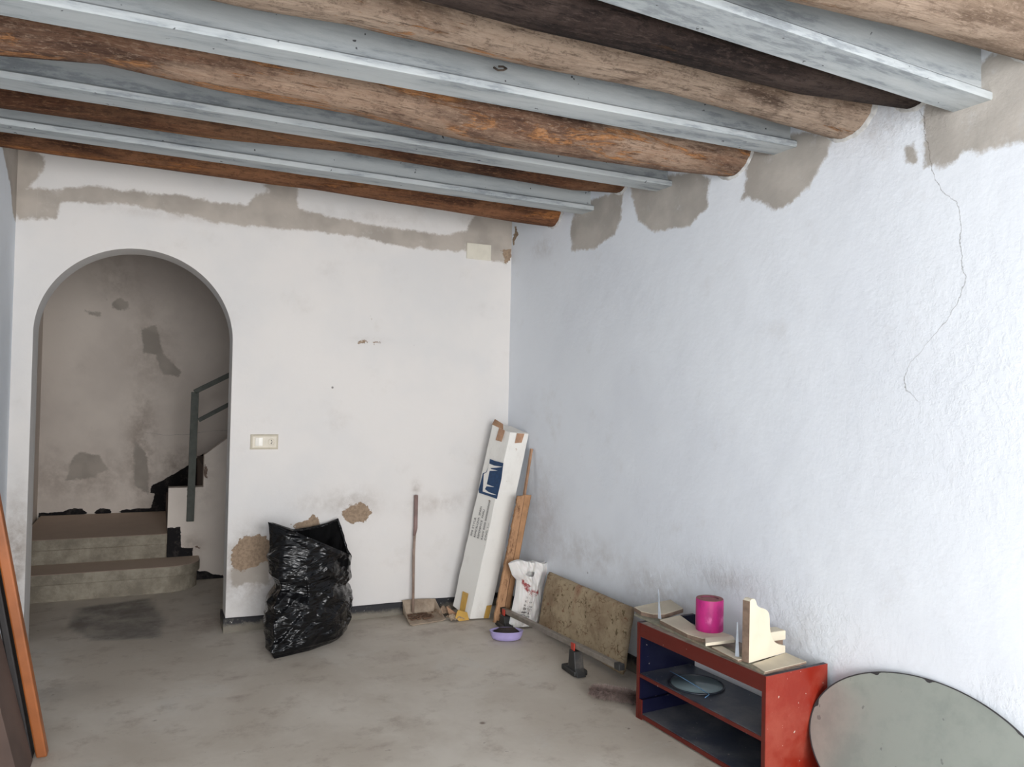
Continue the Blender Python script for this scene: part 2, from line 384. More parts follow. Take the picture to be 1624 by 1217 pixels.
wallgrid('wall_stairwell_back', lambda u, v: (u, SB, v), list(np.linspace(-1.2, 1.0, 170))+[1.6, 2.4], lambda u: zlin(u, 0, SZ, 240),
         dict(black=lambda U: sdfs(U, st_black), cement=lambda U: sdfs(U, st_cement)-.01, dirt=st_dirt, crack=st_crack), M_stair)
XSL = -.80
wallgrid('wall_stairwell_left', lambda u, v: (XSL+(u-YB)*-.015, u, v), list(np.linspace(YB+TH-.01, SB+.02, 30)), lambda u: zlin(u, 0, SZ, 30), {}, M_stair)
wallgrid('wall_stairwell_right', lambda u, v: (2.3, u, v), [YB+TH, 5.5, SB], lambda u: zlin(u, 0, SZ, 6), {}, M_stair)
wallgrid('wall_stairwell_front', lambda u, v: (u, YB+TH+.001, v), [XSL-.2, 2.3], lambda u: zlin(u, ZTOP-.05, SZ, 3), {}, M_stair)
o = box('ceiling_stairwell', (XSL-.3, YB+TH-.02, SZ), (2.5, SB+.1, SZ+.1), M_ceil); tag(o, kind='structure')

# ---- black painted skirting on the back wall
def worn_black():
    k = N('worn_black_paint'); n = k.noise(9, 7, .7); z = k.sep()[2]
    col = k.mix(k.ramp(n, .5, .6), srgb(40, 40, 44), srgb(88, 86, 80))
    low = k.ramp(k.math('ADD', z, k.math('MULTIPLY', n, -.08)), -.02, .015, 1, 0)
    col = k.mix(low, col, srgb(126, 120, 108)); col = k.mix(k.ramp(k.noise(30, 3), .68, .72), col, srgb(190, 188, 182))
    k.bump(k.noise(40, 5), .4, .006); return k.out(col, .7)
M_bb = worn_black()
def wob(name, x0, x1):
    n = 60; V = []; Fc = []
    for i in range(n+1):
        x = x0+(x1-x0)*i/n; t = .078+.006*nz(x, 3, 0, 6); y = YB-.012-.003*nz(x, 9, 0, 9)
        V += [(x, YB+.01, 0), (x, y, 0), (x, y, t-.004), (x, y+.004, t), (x, YB+.01, t)]
    for i in range(n):
        for j in range(5): a = i*5+j; b = i*5+(j+1) % 5; Fc.append((a, b, b+5, a+5))
    Fc += [tuple(range(5)), tuple(range(n*5, n*5+5))]
    o = mesh(name, V, Fc, M_bb); tag(o, kind='structure'); return o
wob('baseboard_back', AX1-.012, 2.08)
o = box('baseboard_jamb', (AX1-.012, YB-.01, 0), (AX1+.01, YB+TH+.01, .078), M_bb); tag(o, kind='structure')
n = 40; V = []; Fc = []
for i in range(n+1):
    y = YB-.01-(YB-.3)*i/n; t = .078+.006*nz(y, 5, 0, 6); x = xr(y)
    V += [(x+.02, y, 0), (x-.012, y, 0), (x-.012, y, t), (x+.02, y, t)]
for i in range(n):
    for j in range(4): a = i*4+j; b = i*4+(j+1) % 4; Fc.append((a, b, b+4, a+4))
Fc += [(0, 1, 2, 3), tuple(range(n*4, n*4+4))]
o = mesh('baseboard_right', V, Fc, M_bb); tag(o, kind='structure')
# ------------------------------------------------------------ log joists
def bark(name, base, dark, light, orange, oamt, gloss=.75, lamt=.5, seed=0):
    k = N(name); mp = k.node('ShaderNodeMapping'); mp.inputs['Location'].default_value = (seed*3.1, seed*1.7, seed); k.t.links.new(k.co, mp.inputs[0]); co = mp.outputs[0]
    g = k.noise(9, 9, .74, co=co, stretch=(.14, 1.6, 1.6), dist=.3); p = k.noise(2.4, 5, .6, co=co, stretch=(.6, 1.5, 1.5), dist=.6); f = k.noise(70, 6, .72, co=co, stretch=(.09, 1, 1))
    p2 = k.noise(3.4, 7, .72, co=co, stretch=(.35, 2.4, 2.4), dist=.8)
    col = k.mix(k.ramp(g, .35, .62), dark, base)
    col = k.mix(k.math('MULTIPLY', k.ramp(p, .42, .6), k.ramp(f, .3, .6, .4, 1)), col, light) if lamt else col
    t = .66-.16*oamt
    of = k.math('MULTIPLY', k.ramp(k.math('ADD', p2, k.math('MULTIPLY', k.math('SUBTRACT', f, .5), .25)), t, t+.05), k.ramp(g, .3, .5, .6, 1))
    col = k.mix(of, col, k.mix(f, orange, tuple(x*.55 for x in orange[:3])+(1,)))
    col = k.mix(k.ramp(f, .5, .66, 0, .7), col, dark); col = k.mix(k.ramp(k.noise(150, 3, .7, co=co, stretch=(.25, 1, 1)), .52, .7, 0, .6), col, light)
    n5 = k.noise(42, 9, .82, co=co, stretch=(.55, 1, 1)); col = k.mix(k.ramp(n5, .5, .62, 0, .55), col, dark); col = k.mix(k.ramp(n5, .36, .46, .35, 0), col, light)
    h = k.math('ADD', k.math('MULTIPLY', g, 1.2), k.math('MULTIPLY', f, .5)); h = k.math('ADD', h, k.math('MULTIPLY', n5, .5)); h = k.math('SUBTRACT', h, k.math('MULTIPLY', of, .3))
    k.bump(h, .9, .014); return k.out(col, .9, spec=.12)
def log(pend, lefts, r, mat, label, seed, r2=None, knots=0):
    e = hr(*pend)
    el = math.atan2(e.z-EYE, e.y)
    yp = e.y; pts = [(hy(a, b, yp).x, hy(a, b, yp).z) for a, b in lefts]+[(e.x, e.z)]
    pts.sort()
    xs = np.array([p[0] for p in pts]); zs = np.array([p[1] for p in pts])
    x0, x1 = XL-.005, e.x+.012; nseg, nr = 260, 48; r2 = r2 or r
    t = thing('log_joist', label, 'beam', (x0, yp, float(np.interp(x0, xs, zs))+r), 'rough log joists under the ceiling')
    V = []; Fc = []
    for i in range(nseg+1):
        x = x0+(x1-x0)*i/nseg; s = i/nseg; rr = (r*(1-s)+r2*s)*(1+.05*nz(x, seed, 0, 1.7))
        zb = float(np.interp(x, xs, zs)); ycen = yp-rr*math.sin(el)+.012*nz(x, seed+5, 0, 1.3); zcen = zb+rr*math.cos(el)
        for k in range(nr):
            a = 2*PI*k/nr; cyl = (math.cos(a), math.sin(a))
            d = rr*(1+.05*fbm(x*.6, cyl[0]*1.3+seed, cyl[1]*1.3, 1.6, 3)+.035*fbm(x*1.2, cyl[0]*5+seed, cyl[1]*5, 2, 3))
            V.append((x, ycen+d*cyl[0], zcen+d*cyl[1]))
    for i in range(nseg):
        for k in range(nr): Fc.append((i*nr+k, i*nr+(k+1) % nr, (i+1)*nr+(k+1) % nr, (i+1)*nr+k))
    Fc += [tuple(range(nr)), tuple(range(nseg*nr, nseg*nr+nr))]
    mesh('trunk', V, Fc, mat, t, smooth=True)
    # ragged plaster collar where the log enters the right wall
    V = []; Fc = []; n = 60; zb = e.z; rr = r2; yc = yp-rr*math.sin(el); zc = zb+rr*math.cos(el)
    for k in range(n):
        a = 2*PI*k/n
        for dr, off in ((-.006, .008+.006*abs(nz(a, seed, 0, 5))), (.006+.006*nz(a, seed+3, 0, 4), .006), (.016+.01*nz(a, seed+9, 0, 4), -.004)):
            y = yc+(rr+dr)*math.cos(a); z = min(zc+(rr+dr)*math.sin(a), 2.6); V.append((xr(y)-off, y, z))
    for k in range(n):
        for j in range(2): Fc.append((k*3+j, k*3+j+1, ((k+1) % n)*3+j+1, ((k+1) % n)*3+j))
    mesh('plaster_collar', V, Fc, M_collar, t, smooth=True)
    return t
M_collar = simple('collar_plaster', srgb(206, 206, 204), .9, bump=.5, scale=40)
OR = srgb(194, 138, 92)
log((875, 360), [(17, 235), (406, 289.5), (500, 301), (815, 352)], .085, bark('bark_ginger', srgb(124, 84, 60), srgb(66, 46, 36), srgb(146, 104, 76), srgb(184, 124, 78), .7, seed=1), 'ginger-brown log joist farthest back, just above the arched doorway wall', 1, .1)
log((980, 306), [(0, 172.7), (338, 220), (550, 242), (906, 301)], .085, bark('bark_brown', srgb(108, 72, 52), srgb(58, 42, 34), srgb(134, 100, 76), OR, .45, seed=2), 'thin dark brown log joist, second from the arched wall', 2, .075)
log((1150, 281), [(0, 88), (162, 101), (339, 142), (550, 179.5), (737, 223.5), (1050, 271)], .105, bark('bark_patchy', srgb(136, 104, 84), srgb(74, 56, 48), srgb(170, 146, 126), OR, .85, seed=3), 'brown log joist with bare orange patches, third from the arched wall', 3, .12)
log((1325, 220), [(400, 13.5), (550, 37), (839, 105), (1050, 145.6), (1297, 212)], .105, bark('bark_grey', srgb(144, 122, 105), srgb(72, 58, 50), srgb(178, 158, 140), OR, .35, seed=4), 'thick grey-brown log joist with a worm-eaten orange end at the right wall', 4, .12)
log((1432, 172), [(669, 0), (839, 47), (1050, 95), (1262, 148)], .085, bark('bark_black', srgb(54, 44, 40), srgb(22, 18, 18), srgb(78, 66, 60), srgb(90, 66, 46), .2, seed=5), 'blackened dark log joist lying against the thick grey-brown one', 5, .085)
log((1624, 95), [(1244, 0), (1403, 39)], .108, bark('bark_pale', srgb(156, 136, 118), srgb(106, 88, 74), srgb(176, 156, 138), srgb(190, 140, 100), .3, seed=6), 'pale brown log joist nearest the camera at the top right', 6, .108)

# ------------------------------------------------------------ prestressed concrete joists (inverted T)
def conc(name, seed):
    k = N(name); mp = k.node('ShaderNodeMapping'); mp.inputs['Location'].default_value = (seed, seed*2, 0); k.t.links.new(k.co, mp.inputs[0]); co = mp.outputs[0]
    a = k.noise(5, 7, .68, co=co, stretch=(.3, 2, 2)); b = k.noise(40, 5, .7, co=co, stretch=(.3, 1, 1))
    col = k.mix(k.ramp(a, .38, .62), srgb(184, 189, 190), srgb(164, 170, 173))
    col = k.mix(k.math('MULTIPLY', k.ramp(a, .5, .6), k.ramp(b, .4, .6)), col, srgb(138, 144, 148))
    col = k.mix(k.ramp(k.noise(35, 2, co=co), .72, .76), col, srgb(80, 82, 84))
    k.bump(k.math('ADD', k.math('MULTIPLY', a, .8), k.math('MULTIPLY', b, .4)), .5, .006); return k.out(col, .92, spec=.12)
def tjoist(tip, left, label, seed, wdt=.12):
    e = hr(*tip); l = hy(left[0], left[1], e.y)
    x0, x1 = XL-.005, e.x+.008; sl = (e.z-l.z)/(e.x-l.x)
    y0, y1 = e.y, e.y+wdt; lip = .028; yw0, yw1 = y0+.034, y1-.034; top = slab_z(e.y)
    prof = [(y0+.003, 0), (y0, .005), (y0, lip-.006), (y0+.006, lip), (yw0-.006, lip+.008), (yw0, lip+.02), (yw0+.004, 9), (yw1-.004, 9), (yw1, lip+.02), (yw1+.006, lip+.008), (y1-.006, lip), (y1, lip-.006), (y1, .005), (y1-.003, 0)]
    n = 80; m = len(prof); V = []; Fc = []
    for i in range(n+1):
        x = x0+(x1-x0)*i/n; z0 = e.z+(x-e.x)*sl
        for j, (y, z) in enumerate(prof):
            w = .0015*nz(x, j+seed*3, 0, 9)
            V.append((x, y+w, top if z == 9 else z0+z+w))
    for i in range(n):
        for j in range(m): Fc.append((i*m+j, i*m+(j+1) % m, (i+1)*m+(j+1) % m, (i+1)*m+j))
    Fc += [tuple(range(m)), tuple(range(n*m, n*m+m))]
    o = mesh('concrete_joist', V, Fc, conc('joist_concrete_%d' % seed, seed)); autosmooth(o, 35)
    return tag(o, label, 'beam', 'grey concrete joists between the logs')
tjoist((942, 333.6), (0, 196), 'grey concrete joist nearest the arched wall, beside the ginger log', 1)
tjoist((1066, 295), (0, 122), 'grey concrete joist between the thin dark log and the orange-patched log', 2)
tjoist((1264, 233), (500, 88), 'grey concrete joist between the orange-patched log and the thick grey-brown log', 3)
tjoist((1574, 158), (1265, 54), 'wide pale concrete joist at the top right, in front of the blackened log', 4, .125)

# ------------------------------------------------------------ staircase
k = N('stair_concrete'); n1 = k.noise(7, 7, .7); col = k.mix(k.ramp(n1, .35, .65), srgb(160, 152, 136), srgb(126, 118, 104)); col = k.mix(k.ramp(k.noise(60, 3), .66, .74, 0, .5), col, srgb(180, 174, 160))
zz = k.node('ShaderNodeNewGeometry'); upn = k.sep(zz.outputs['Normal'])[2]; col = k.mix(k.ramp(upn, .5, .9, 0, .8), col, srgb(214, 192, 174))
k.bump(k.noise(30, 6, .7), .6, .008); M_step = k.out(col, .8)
st = thing('staircase', 'low worn concrete steps turning right behind the arched doorway', 'stairs', (-.3, 5.7, 0))
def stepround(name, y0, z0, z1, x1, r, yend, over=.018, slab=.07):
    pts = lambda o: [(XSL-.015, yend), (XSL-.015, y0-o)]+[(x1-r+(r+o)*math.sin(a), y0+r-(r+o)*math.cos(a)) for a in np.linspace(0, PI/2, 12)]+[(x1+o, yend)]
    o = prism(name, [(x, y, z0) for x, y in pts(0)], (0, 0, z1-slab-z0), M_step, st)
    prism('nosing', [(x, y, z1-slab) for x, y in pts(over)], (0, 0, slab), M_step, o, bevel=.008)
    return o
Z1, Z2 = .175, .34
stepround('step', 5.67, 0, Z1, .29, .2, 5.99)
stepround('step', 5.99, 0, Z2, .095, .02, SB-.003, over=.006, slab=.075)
k = N('flank_plaster'); n1 = k.noise(8, 7, .7); x_, y_, z_ = k.sep()
col = k.mix(k.ramp(n1, .35, .65), srgb(170, 160, 152), srgb(150, 140, 136))
M_flank = None
# flank wall of the upper flight, skirting painted black around the steps
def flank():
    P0 = [(.095, 0), (2.29, 0), (2.29, 2.42), (.33, .90), (.325, .80), (.325, .665), (.095, .665)]
    y0, y1 = 5.985, 6.085
    nx, nzv = 120, 120
    V = []; Fc = []; UV = []
    # front face as dense columns
    def topz(x): return .665 if x < .325 else .90+(x-.33)*.77
    us = list(np.linspace(.095, .3249, 50))+list(np.linspace(.3251, .9, 70))+[2.29]
    cols = []
    for u in us:
        t = topz(u); cols.append(len(V))
        for v in np.linspace(0, t, 90): V.append((u, y0, v))
    for i in range(len(us)-1):
        for j in range(89): a = cols[i]+j; b = cols[i+1]+j; Fc.append((a, b, b+1, a+1))
    n0 = len(V)
    for u in us: V += [(u, y0, topz(u)), (u, y1, topz(u)), (u, y1, 0)]
    for i in range(len(us)-1):
        a = n0+3*i; Fc += [(a, a+1, a+4, a+3), (a+1, a+2, a+5, a+4)]
    n1 = len(V); V += [(.095, y0, 0), (.095, y1, 0), (.095, y1, .665), (.095, y0, .665)]; Fc.append((n1, n1+1, n1+2, n1+3))
    o = mesh('flank_wall', V, Fc, M_stair, st)
    P = np.array(V)[:, [0, 2]]
    f = lambda L: [(hy(a, b, y0).x, hy(a, b, y0).z) for a, b in L]
    blk = [f([(265, 838), (286, 836), (287, 868), (306, 870), (306, 886), (300, 900), (262, 900), (262, 840)]), f([(306, 905), (325, 906), (340, 911), (354, 912), (360, 925), (306, 925)]), f([(312, 722), (323, 716), (324, 740), (312, 745)])]
    brn = [f([(297, 775), (302, 776), (300, 790), (297, 788)]), f([(325, 735), (330, 745), (327, 757), (324, 750)]), f([(312, 868), (318, 868), (316, 872)])]
    vals = dict(black=sdfs(P, blk), brown=sdfs(P, brn), cement=np.full(len(P), -.5), dirt=blobs(P, [(.25, .25, .1, .08, .6), (.32, .7, .08, .2, .4)]), rough=np.zeros(len(P)), crack=np.ones(len(P)))
    for a, v in vals.items(): attr(o, a, v)
flank()
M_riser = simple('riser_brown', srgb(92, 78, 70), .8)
M_tar = simple('tar_black', srgb(34, 32, 34), .8, dirt=srgb(60, 56, 54))
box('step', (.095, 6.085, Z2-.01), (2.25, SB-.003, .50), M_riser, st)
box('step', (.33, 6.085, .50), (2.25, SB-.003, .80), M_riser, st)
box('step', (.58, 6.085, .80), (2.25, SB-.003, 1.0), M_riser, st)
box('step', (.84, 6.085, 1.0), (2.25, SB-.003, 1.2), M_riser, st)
# handrail
M_rail = simple('rail_paint', srgb(88, 92, 86), .7, var=.1, bump=.1)
yr = 5.965
a, b = hy(305, 622, yr), hy(306, 827, yr)
rl = thing('stair_railing', 'grey-green metal handrail with flat post beside the steps', 'railing', (a.x, yr, b.z))
xp = (a.x+b.x)/2
bar('post', (xp-.005, yr, b.z), (xp+.005, yr, a.z), .05, .03, M_rail, rl, bevel=.003, up=(0, 1, 0))
c1 = hy(370, 592, yr); c2 = hy(370, 638, yr); b1 = hy(315, 667, yr)
def ext(p, q, x): t = (x-p.x)/(q.x-p.x); return p+(q-p)*t
ta = Vector((xp, yr, a.z))
bar('top_rail', ta, ext(ta, c1, 1.6), .03, .035, M_rail, rl, bevel=.003)
bar('middle_rail', b1, ext(b1, c2, 1.6), .02, .03, M_rail, rl, bevel=.003)
# bent wire clip left on a concrete joist
c_ = hy(793, 112, 2.25)
w_ = tube('wire_clip', [c_+Vector((-.022, 0, .006)), c_+Vector((-.012, -.012, -.006)), c_+Vector((.004, -.016, -.004)), c_+Vector((.018, -.010, .006)), c_+Vector((.010, -.002, .014)), c_+Vector((-.006, 0, .012))], .0035, simple('rusty_wire', srgb(84, 72, 62), .7), None, 8)
tag(w_, 'small rusty wire clip on the concrete joist before the thick grey-brown log', 'wire clip')
# ------------------------------------------------------------ back wall fittings
M_ivory = simple('ivory_plastic', srgb(214, 205, 186), .4, var=.04, bump=0)
M_white_pl = simple('white_plastic', srgb(240, 236, 226), .3, var=.02, bump=0)
M_dark = simple('dark_gap', srgb(30, 28, 28), .8, bump=0)
a, b = hy(397, 689, YB), hy(441, 713, YB)
x0, x1, z1, z0 = a.x, b.x, a.z, b.z
sw = thing('light_switch', 'ivory double wall plate with rocker switch and socket right of the arch', 'switch', ((x0+x1)/2, YB, (z0+z1)/2))
V = []
for y, i in ((YB, 0), (YB-.008, .002), (YB-.014, .012)): V += [(x0+i, y, z0+i), (x1-i, y, z0+i), (x1-i, y, z1-i), (x0+i, y, z1-i)]
mesh('plate', V, [(0, 1, 5, 4), (1, 2, 6, 5), (2, 3, 7, 6), (3, 0, 4, 7), (4, 5, 9, 8), (5, 6, 10, 9), (6, 7, 11, 10), (7, 4, 8, 11), (8, 9, 10, 11), (0, 1, 2, 3)], M_ivory, sw, bevel=.0015)
w_ = x1-x0; zc = (z0+z1)/2
prism('rocker', [(x0+w_*.17, YB-.014, zc-.022), (x0+w_*.17, YB-.022, zc-.022), (x0+w_*.30, YB-.016, zc-.022), (x0+w_*.43, YB-.015, zc-.022), (x0+w_*.43, YB-.014, zc-.022)], (0, 0, .046), M_white_pl, sw)
cx_ = x0+w_*.74
o = lathe('socket', [(.019, 0), (.019, .002), (.0165, .002), (.0165, .0005)], (0, 0, 0), M_ivory, None, 32, caps=False)
o.rotation_euler = (PI/2, 0, 0); o.parent = sw; o.location = Vector((cx_, YB-.014, zc))-sw.location
V = []; Fc = []
for dx, dz in ((0, .009), (.003, 0), (0, -.009)):
    v, f = boxvf((cx_+dx-.0025, YB-.0168, zc+dz-.0022), (cx_+dx+.0025, YB-.0142, zc+dz+.0022)); n = len(V); V += v; Fc += [tuple(i+n for i in q) for q in f]
mesh('socket_holes', V, Fc, M_dark, sw)
a, b = hy(740, 385, YB), hy(778, 414, YB)
o = box('junction_box_cover', (a.x, YB-.008, b.z), (b.x, YB, a.z), simple('cover_cream', srgb(222, 216, 200), .5, var=.03, bump=0), bevel=.002)
tag(o, 'blank cream junction cover high on the back wall near the corner', 'cover plate')

# ------------------------------------------------------------ black rubbish bag
def bag_mat():
    k = N('black_bag'); n1 = k.noise(14, 5, .6, dist=1.2); n2 = k.noise(45, 4, .6, dist=.8)
    n3 = k.noise(6, 3, .5, dist=1.5, stretch=(.6, .6, 2.5))
    n4 = k.noise(4, 2, .5, dist=2.2, stretch=(.8, .8, 1.8)); h = k.math('ADD', k.math('ADD', k.math('MULTIPLY', k.math('ABSOLUTE', k.math('SUBTRACT', n3, .5)), -1.6), k.math('MULTIPLY', k.math('ABSOLUTE', k.math('SUBTRACT', n4, .5)), -2.6)), k.math('ADD', k.math('MULTIPLY', n1, .22), k.math('MULTIPLY', n2, .05)))
    k.bump(h, .55, .02)
    col = k.mix(k.ramp(k.noise(6, 5), .5, .75), srgb(9, 10, 13), srgb(24, 23, 24))
    return k.out(col, k.ramp(n1, .3, .7, .14, .26), spec=.4)
M_bag = bag_mat()
def bag():
    rim = [(-25, (553, 880), 4.28), (20, (557, 884), 4.42), (45, (550, 868), 4.5), (70, (536, 822), 4.56), (95, (520, 829), 4.57), (125, (492, 836), 4.57), (150, (466, 840), 4.52), (178, (433, 829), 4.4), (205, (427, 828), 4.30), (240, (455, 839), 4.2), (270, (487, 851), 4.16), (300, (515, 863), 4.17), (320, (538, 873), 4.22)]
    base = [(-40, (550, 1006)), (0, (552, 990)), (60, (540, 975)), (120, (470, 988)), (180, (428, 1015)), (215, (421, 1040)), (235, (430, 1049)), (270, (490, 1036)), (300, (530, 1023)), (310, (542, 1017))]
    A1 = np.array([r[0] for r in rim]); Rm = np.array([tuple(hy(*r[1], r[2])) for r in rim])
    A0 = np.array([r[0] for r in base]); Bs = np.array([tuple(hz(*r[1], 0)) for r in base])
    def per(A, P, t):
        A2 = np.concatenate([A-360, A, A+360]); P2 = np.concatenate([P]*3); return np.array([np.interp(t, A2, P2[:, j]) for j in range(3)])
    NT, NVv = 220, 150; V = []; Fc = []
    cB = Bs.mean(0); cR = Rm.mean(0)
    for j in range(NVv+1):
        v = j/NVv
        for i in range(NT):
            t = -40+360*i/NT
            pb = per(A0, Bs, t); pr = per(A1, Rm, t)
            pb[1] = min(pb[1], YB-.05)
            p = pb*(1-v)+pr*v; c = cB*(1-v)+cR*v
            d = p-c; d[2] = 0; L = np.hypot(d[0], d[1])+1e-9; d /= L
            th = math.radians(t)
            bulge = .022*math.sin(PI*min(1, v*1.15))*(1-.5*v)-.05*math.exp(-((v-.52)/.1)**2)*(.5-.5*math.cos(th))*(1 if math.cos(th) < 0 else .3)
            bulge -= .035*math.exp(-((v-.6)/.07)**2)*max(0, math.cos(th))
            if v < .06: bulge -= .03*(1-v/.06)
            q = p+d*bulge
            # folds
            s = q*1.0
            f1 = 1-2.2*abs(nz(s[0]*1.2+2, s[1]*1.2, s[2]*3+s[0]*1.6, 3.2)); f2 = 1-2*abs(nz(s[0]+5, s[1], s[2]*2.2-s[0]*1.4, 7.5)); f3 = nz(s[0], s[1]+9, s[2], 16)
            amp = .02*min(1, v*6)*(1-.45*v)
            q = q+d*(amp*(f1-.4)+amp*.55*(f2-.4)+amp*.25*f3)
            q[2] = max(.002, q[2]+.006*f2*min(1, v*5)*(1-v))
            V.append(q)
    # inside of the mouth
    K = 14
    for j in range(1, K+1):
        w = j/K
        for i in range(NT):
            o_ = V[NVv*NT+i]; c = cR+np.array([0, .0, 0]); q = o_*1.0
            shrink = .03+.25*w*w+.5*max(0, w-.7)
            q[:2] = o_[:2]+(c[:2]-o_[:2])*shrink*1.0
            q[2] = o_[2]-.20*w-.02*w*nz(o_[0], o_[1], w, 12); q[0] += .01*nz(o_[0]*3, w*3, 1, 5)
            V.append(q)
    rows = NVv+K+1
    for j in range(rows-1):
        for i in range(NT): Fc.append((j*NT+i, j*NT+(i+1) % NT, (j+1)*NT+(i+1) % NT, (j+1)*NT+i))
    Fc += [tuple(range(NT))[::-1], tuple(range((rows-1)*NT, rows*NT))]
    V = [Vector(v) for v in V]
    for v in V:
        if v.y > YB-.016: v.y = YB-.016
    o = mesh('rubbish_bag', V, Fc, M_bag, smooth=True); o.data.materials.append(simple('bag_inside', srgb(8, 8, 9), .7, bump=.2, spec=.08))
    for p_ in o.data.polygons:
        if min(p_.vertices) >= (NVv+1)*NT: p_.material_index = 1; tag(o, 'black plastic rubbish bag standing open against the back wall', 'rubbish bag')
bag()

# ------------------------------------------------------------ dustpan
M_pan = simple('dusty_tan_plastic', srgb(176, 158, 138), .65, dirt=srgb(128, 108, 90), scale=18)
dpt = thing('dustpan', 'dusty beige dustpan with long thin handle leaning on the back wall', 'dustpan', (1.5, 4.5, 0))
fl, fr = hz(651, 993, .004), hz(706, 984, .004); bl = Vector((1.375, 4.585, .004)); br = Vector((1.62, 4.59, .004))
blt = hy(637, 953, 4.585); brt = hy(690, 950, 4.59)
fl = Vector((fl.x, fl.y, .004)); fr = Vector((fr.x, fr.y, .004))
bl.x = blt.x+.012; br.x = brt.x-.005
def pan():
    n = 18; V = []; Fc = []
    # rows from front lip to back, columns left to right, walls rise to the back
    for j in range(n+1):
        s = j/n; L = fl.lerp(bl, s); Rr = fr.lerp(br, s); hgt = .012+(blt.z-.02)*s**1.3
        cs = [(-.02, hgt), (0, .012), (.06, .004)]+[(u, .004) for u in np.linspace(.15, .85, 8)]+[(.94, .004), (1, .012), (1.02, hgt)]
        for u, z in cs: p = L.lerp(Rr, u); V.append((p.x, p.y, z+.002*nz(p.x, p.y, 0, 30)))
    m = 14
    for j in range(n):
        for i in range(m-1): a = j*m+i; Fc.append((a, a+1, a+m+1, a+m))
    b0 = n*m; nb = len(V)
    for i in range(m): # back wall
        u = i/(m-1); p = blt.lerp(brt, u); V.append((p.x, p.y+.004, p.z+.004*math.sin(PI*u)))
    for i in range(m-1): Fc.append((b0+i, b0+i+1, nb+i+1, nb+i))
    o = mesh('pan', V, Fc, M_pan, dpt, smooth=True); s = o.modifiers.new('solid', 'SOLIDIFY'); s.thickness = .004; s.offset = 0
    autosmooth(o, 50)
pan()
hb, hm, ht = hy(655, 972, 4.55), hy(656, 880, 4.575), hy(660, 786, 4.6)
tube('handle', [hb, hm, hy(658, 840, 4.585)], .0085, simple('handle_tan', srgb(160, 138, 124), .6, scale=12), dpt, 12)
V, f = tubevf([hy(657, 850, 4.583), hy(659, 838, 4.586), ht, ht+Vector((0, 0, .003))], [.009, .0125, .0125, .006], 12)
tag(mesh('handle_sleeve', V, f, simple('sleeve_mauve', srgb(146, 120, 114), .6, scale=9), dpt, smooth=True), 'mauve-brown upper sleeve of the handle')
V = []; Fc = []
for i in range(90):
    u, w = random.gauss(.5, .18), random.uniform(.35, .9); p = fl.lerp(bl, w).lerp(fr.lerp(br, w), min(.9, max(.1, u))); s = random.uniform(.003, .009)
    v, f = boxvf((p.x-s, p.y-s*.6, .007), (p.x+s, p.y+s*.6, .010+s*.6)); n = len(V); V += v; Fc += [tuple(k_+n for k_ in q) for q in f]
o = mesh('swept_debris', V, Fc, simple('debris', srgb(110, 84, 66), .9)); tag(o, 'brown swept debris lying in the beige dustpan', 'debris', kind='stuff')

# ------------------------------------------------------------ long white carton in the corner
def card_mat(name, base, dirty):
    k = N(name); n1 = k.noise(5, 7, .7, stretch=(1, 1, .5)); col = k.mix(k.ramp(n1, .5, .72, 0, .5), base, dirty)
    col = k.mix(k.ramp(k.noise(26, 4), .70, .74, 0, .7), col, srgb(168, 136, 108)); k.bump(k.noise(12, 4), .15, .01); return k.out(col, .7, spec=.3)
M_card = card_mat('white_card', srgb(236, 234, 228), srgb(206, 200, 192)); M_kraft = simple('kraft_card', srgb(178, 140, 110), .85, scale=14, dirt=srgb(140, 104, 78))
M_tape = simple('yellow_tape', srgb(206, 164, 84), .35, var=.06); M_tapeb = simple('brown_tape', srgb(188, 146, 116), .4)
A = Vector((1.705, 4.50, .055)); B = Vector((1.755, 4.34, .012)); Cc = Vector((1.885, 4.34, .004)); T = Vector((.243, 0, 1.125))
D = A+Cc-B
ctn = thing('carton_box', 'long white cardboard carton leaning upright in the corner', 'box', (1.8, 4.4, 0))
def loft_sides():
    n = 40; V = []; Fc = []
    for j in range(n+1):
        s = j/n
        for i, p in enumerate((A, B, Cc, D)):
            q = p+T*s; w = .004 if 0 < j < n else .008
            V.append((q.x+w*nz(s*9, i*3, 0, 1), q.y+w*nz(s*9, i*3, 5, 1), q.z))
    for j in range(n):
        for i in range(4): Fc.append((j*4+i, j*4+(i+1) % 4, (j+1)*4+(i+1) % 4, (j+1)*4+i))
    Fc += [(0, 1, 2, 3), (n*4, n*4+1, n*4+2, n*4+3)]
    return mesh('carton_body', V, Fc, M_card, ctn)
loft_sides()
nAB = ((B-A).cross(T)).normalized(); nAB = nAB if nAB.y < 0 else -nAB
nBC = ((Cc-B).cross(T)).normalized(); nBC = nBC if nBC.y < 0 else -nBC
def fAB(u, s, o=.006): return A.lerp(B, u)+T*s+nAB*o
def fBC(u, s, o=.006): return B.lerp(Cc, u)+T*s+nBC*o
def quad(name, P, mat, par, th=.0012): return prism(name, P, (P[1]-P[0]).cross(P[2]-P[0]).normalized()*th, mat, par)
def onAB(px, py, o=.006): return hit(px, py, A+nAB*o, nAB)
def onBC(px, py, o=.006): return hit(px, py, B+nBC*o, nBC)
quad('tape', [fAB(.42, 1.0), fAB(.75, 1.0), fAB(.70, .935), fAB(.38, .93)], M_tapeb, ctn)
quad('tape', [fBC(.35, 1.0), fBC(.75, 1.0), fBC(.7, .95), fBC(.35, .945)], M_tapeb, ctn)
quad('tape', [onAB(728, 974), onAB(736, 976), onAB(743, 942), onAB(734, 938)], M_tape, ctn)
quad('tape', [onBC(767, 981), onBC(775, 981), onBC(780, 960), onBC(772, 961)], M_tape, ctn)
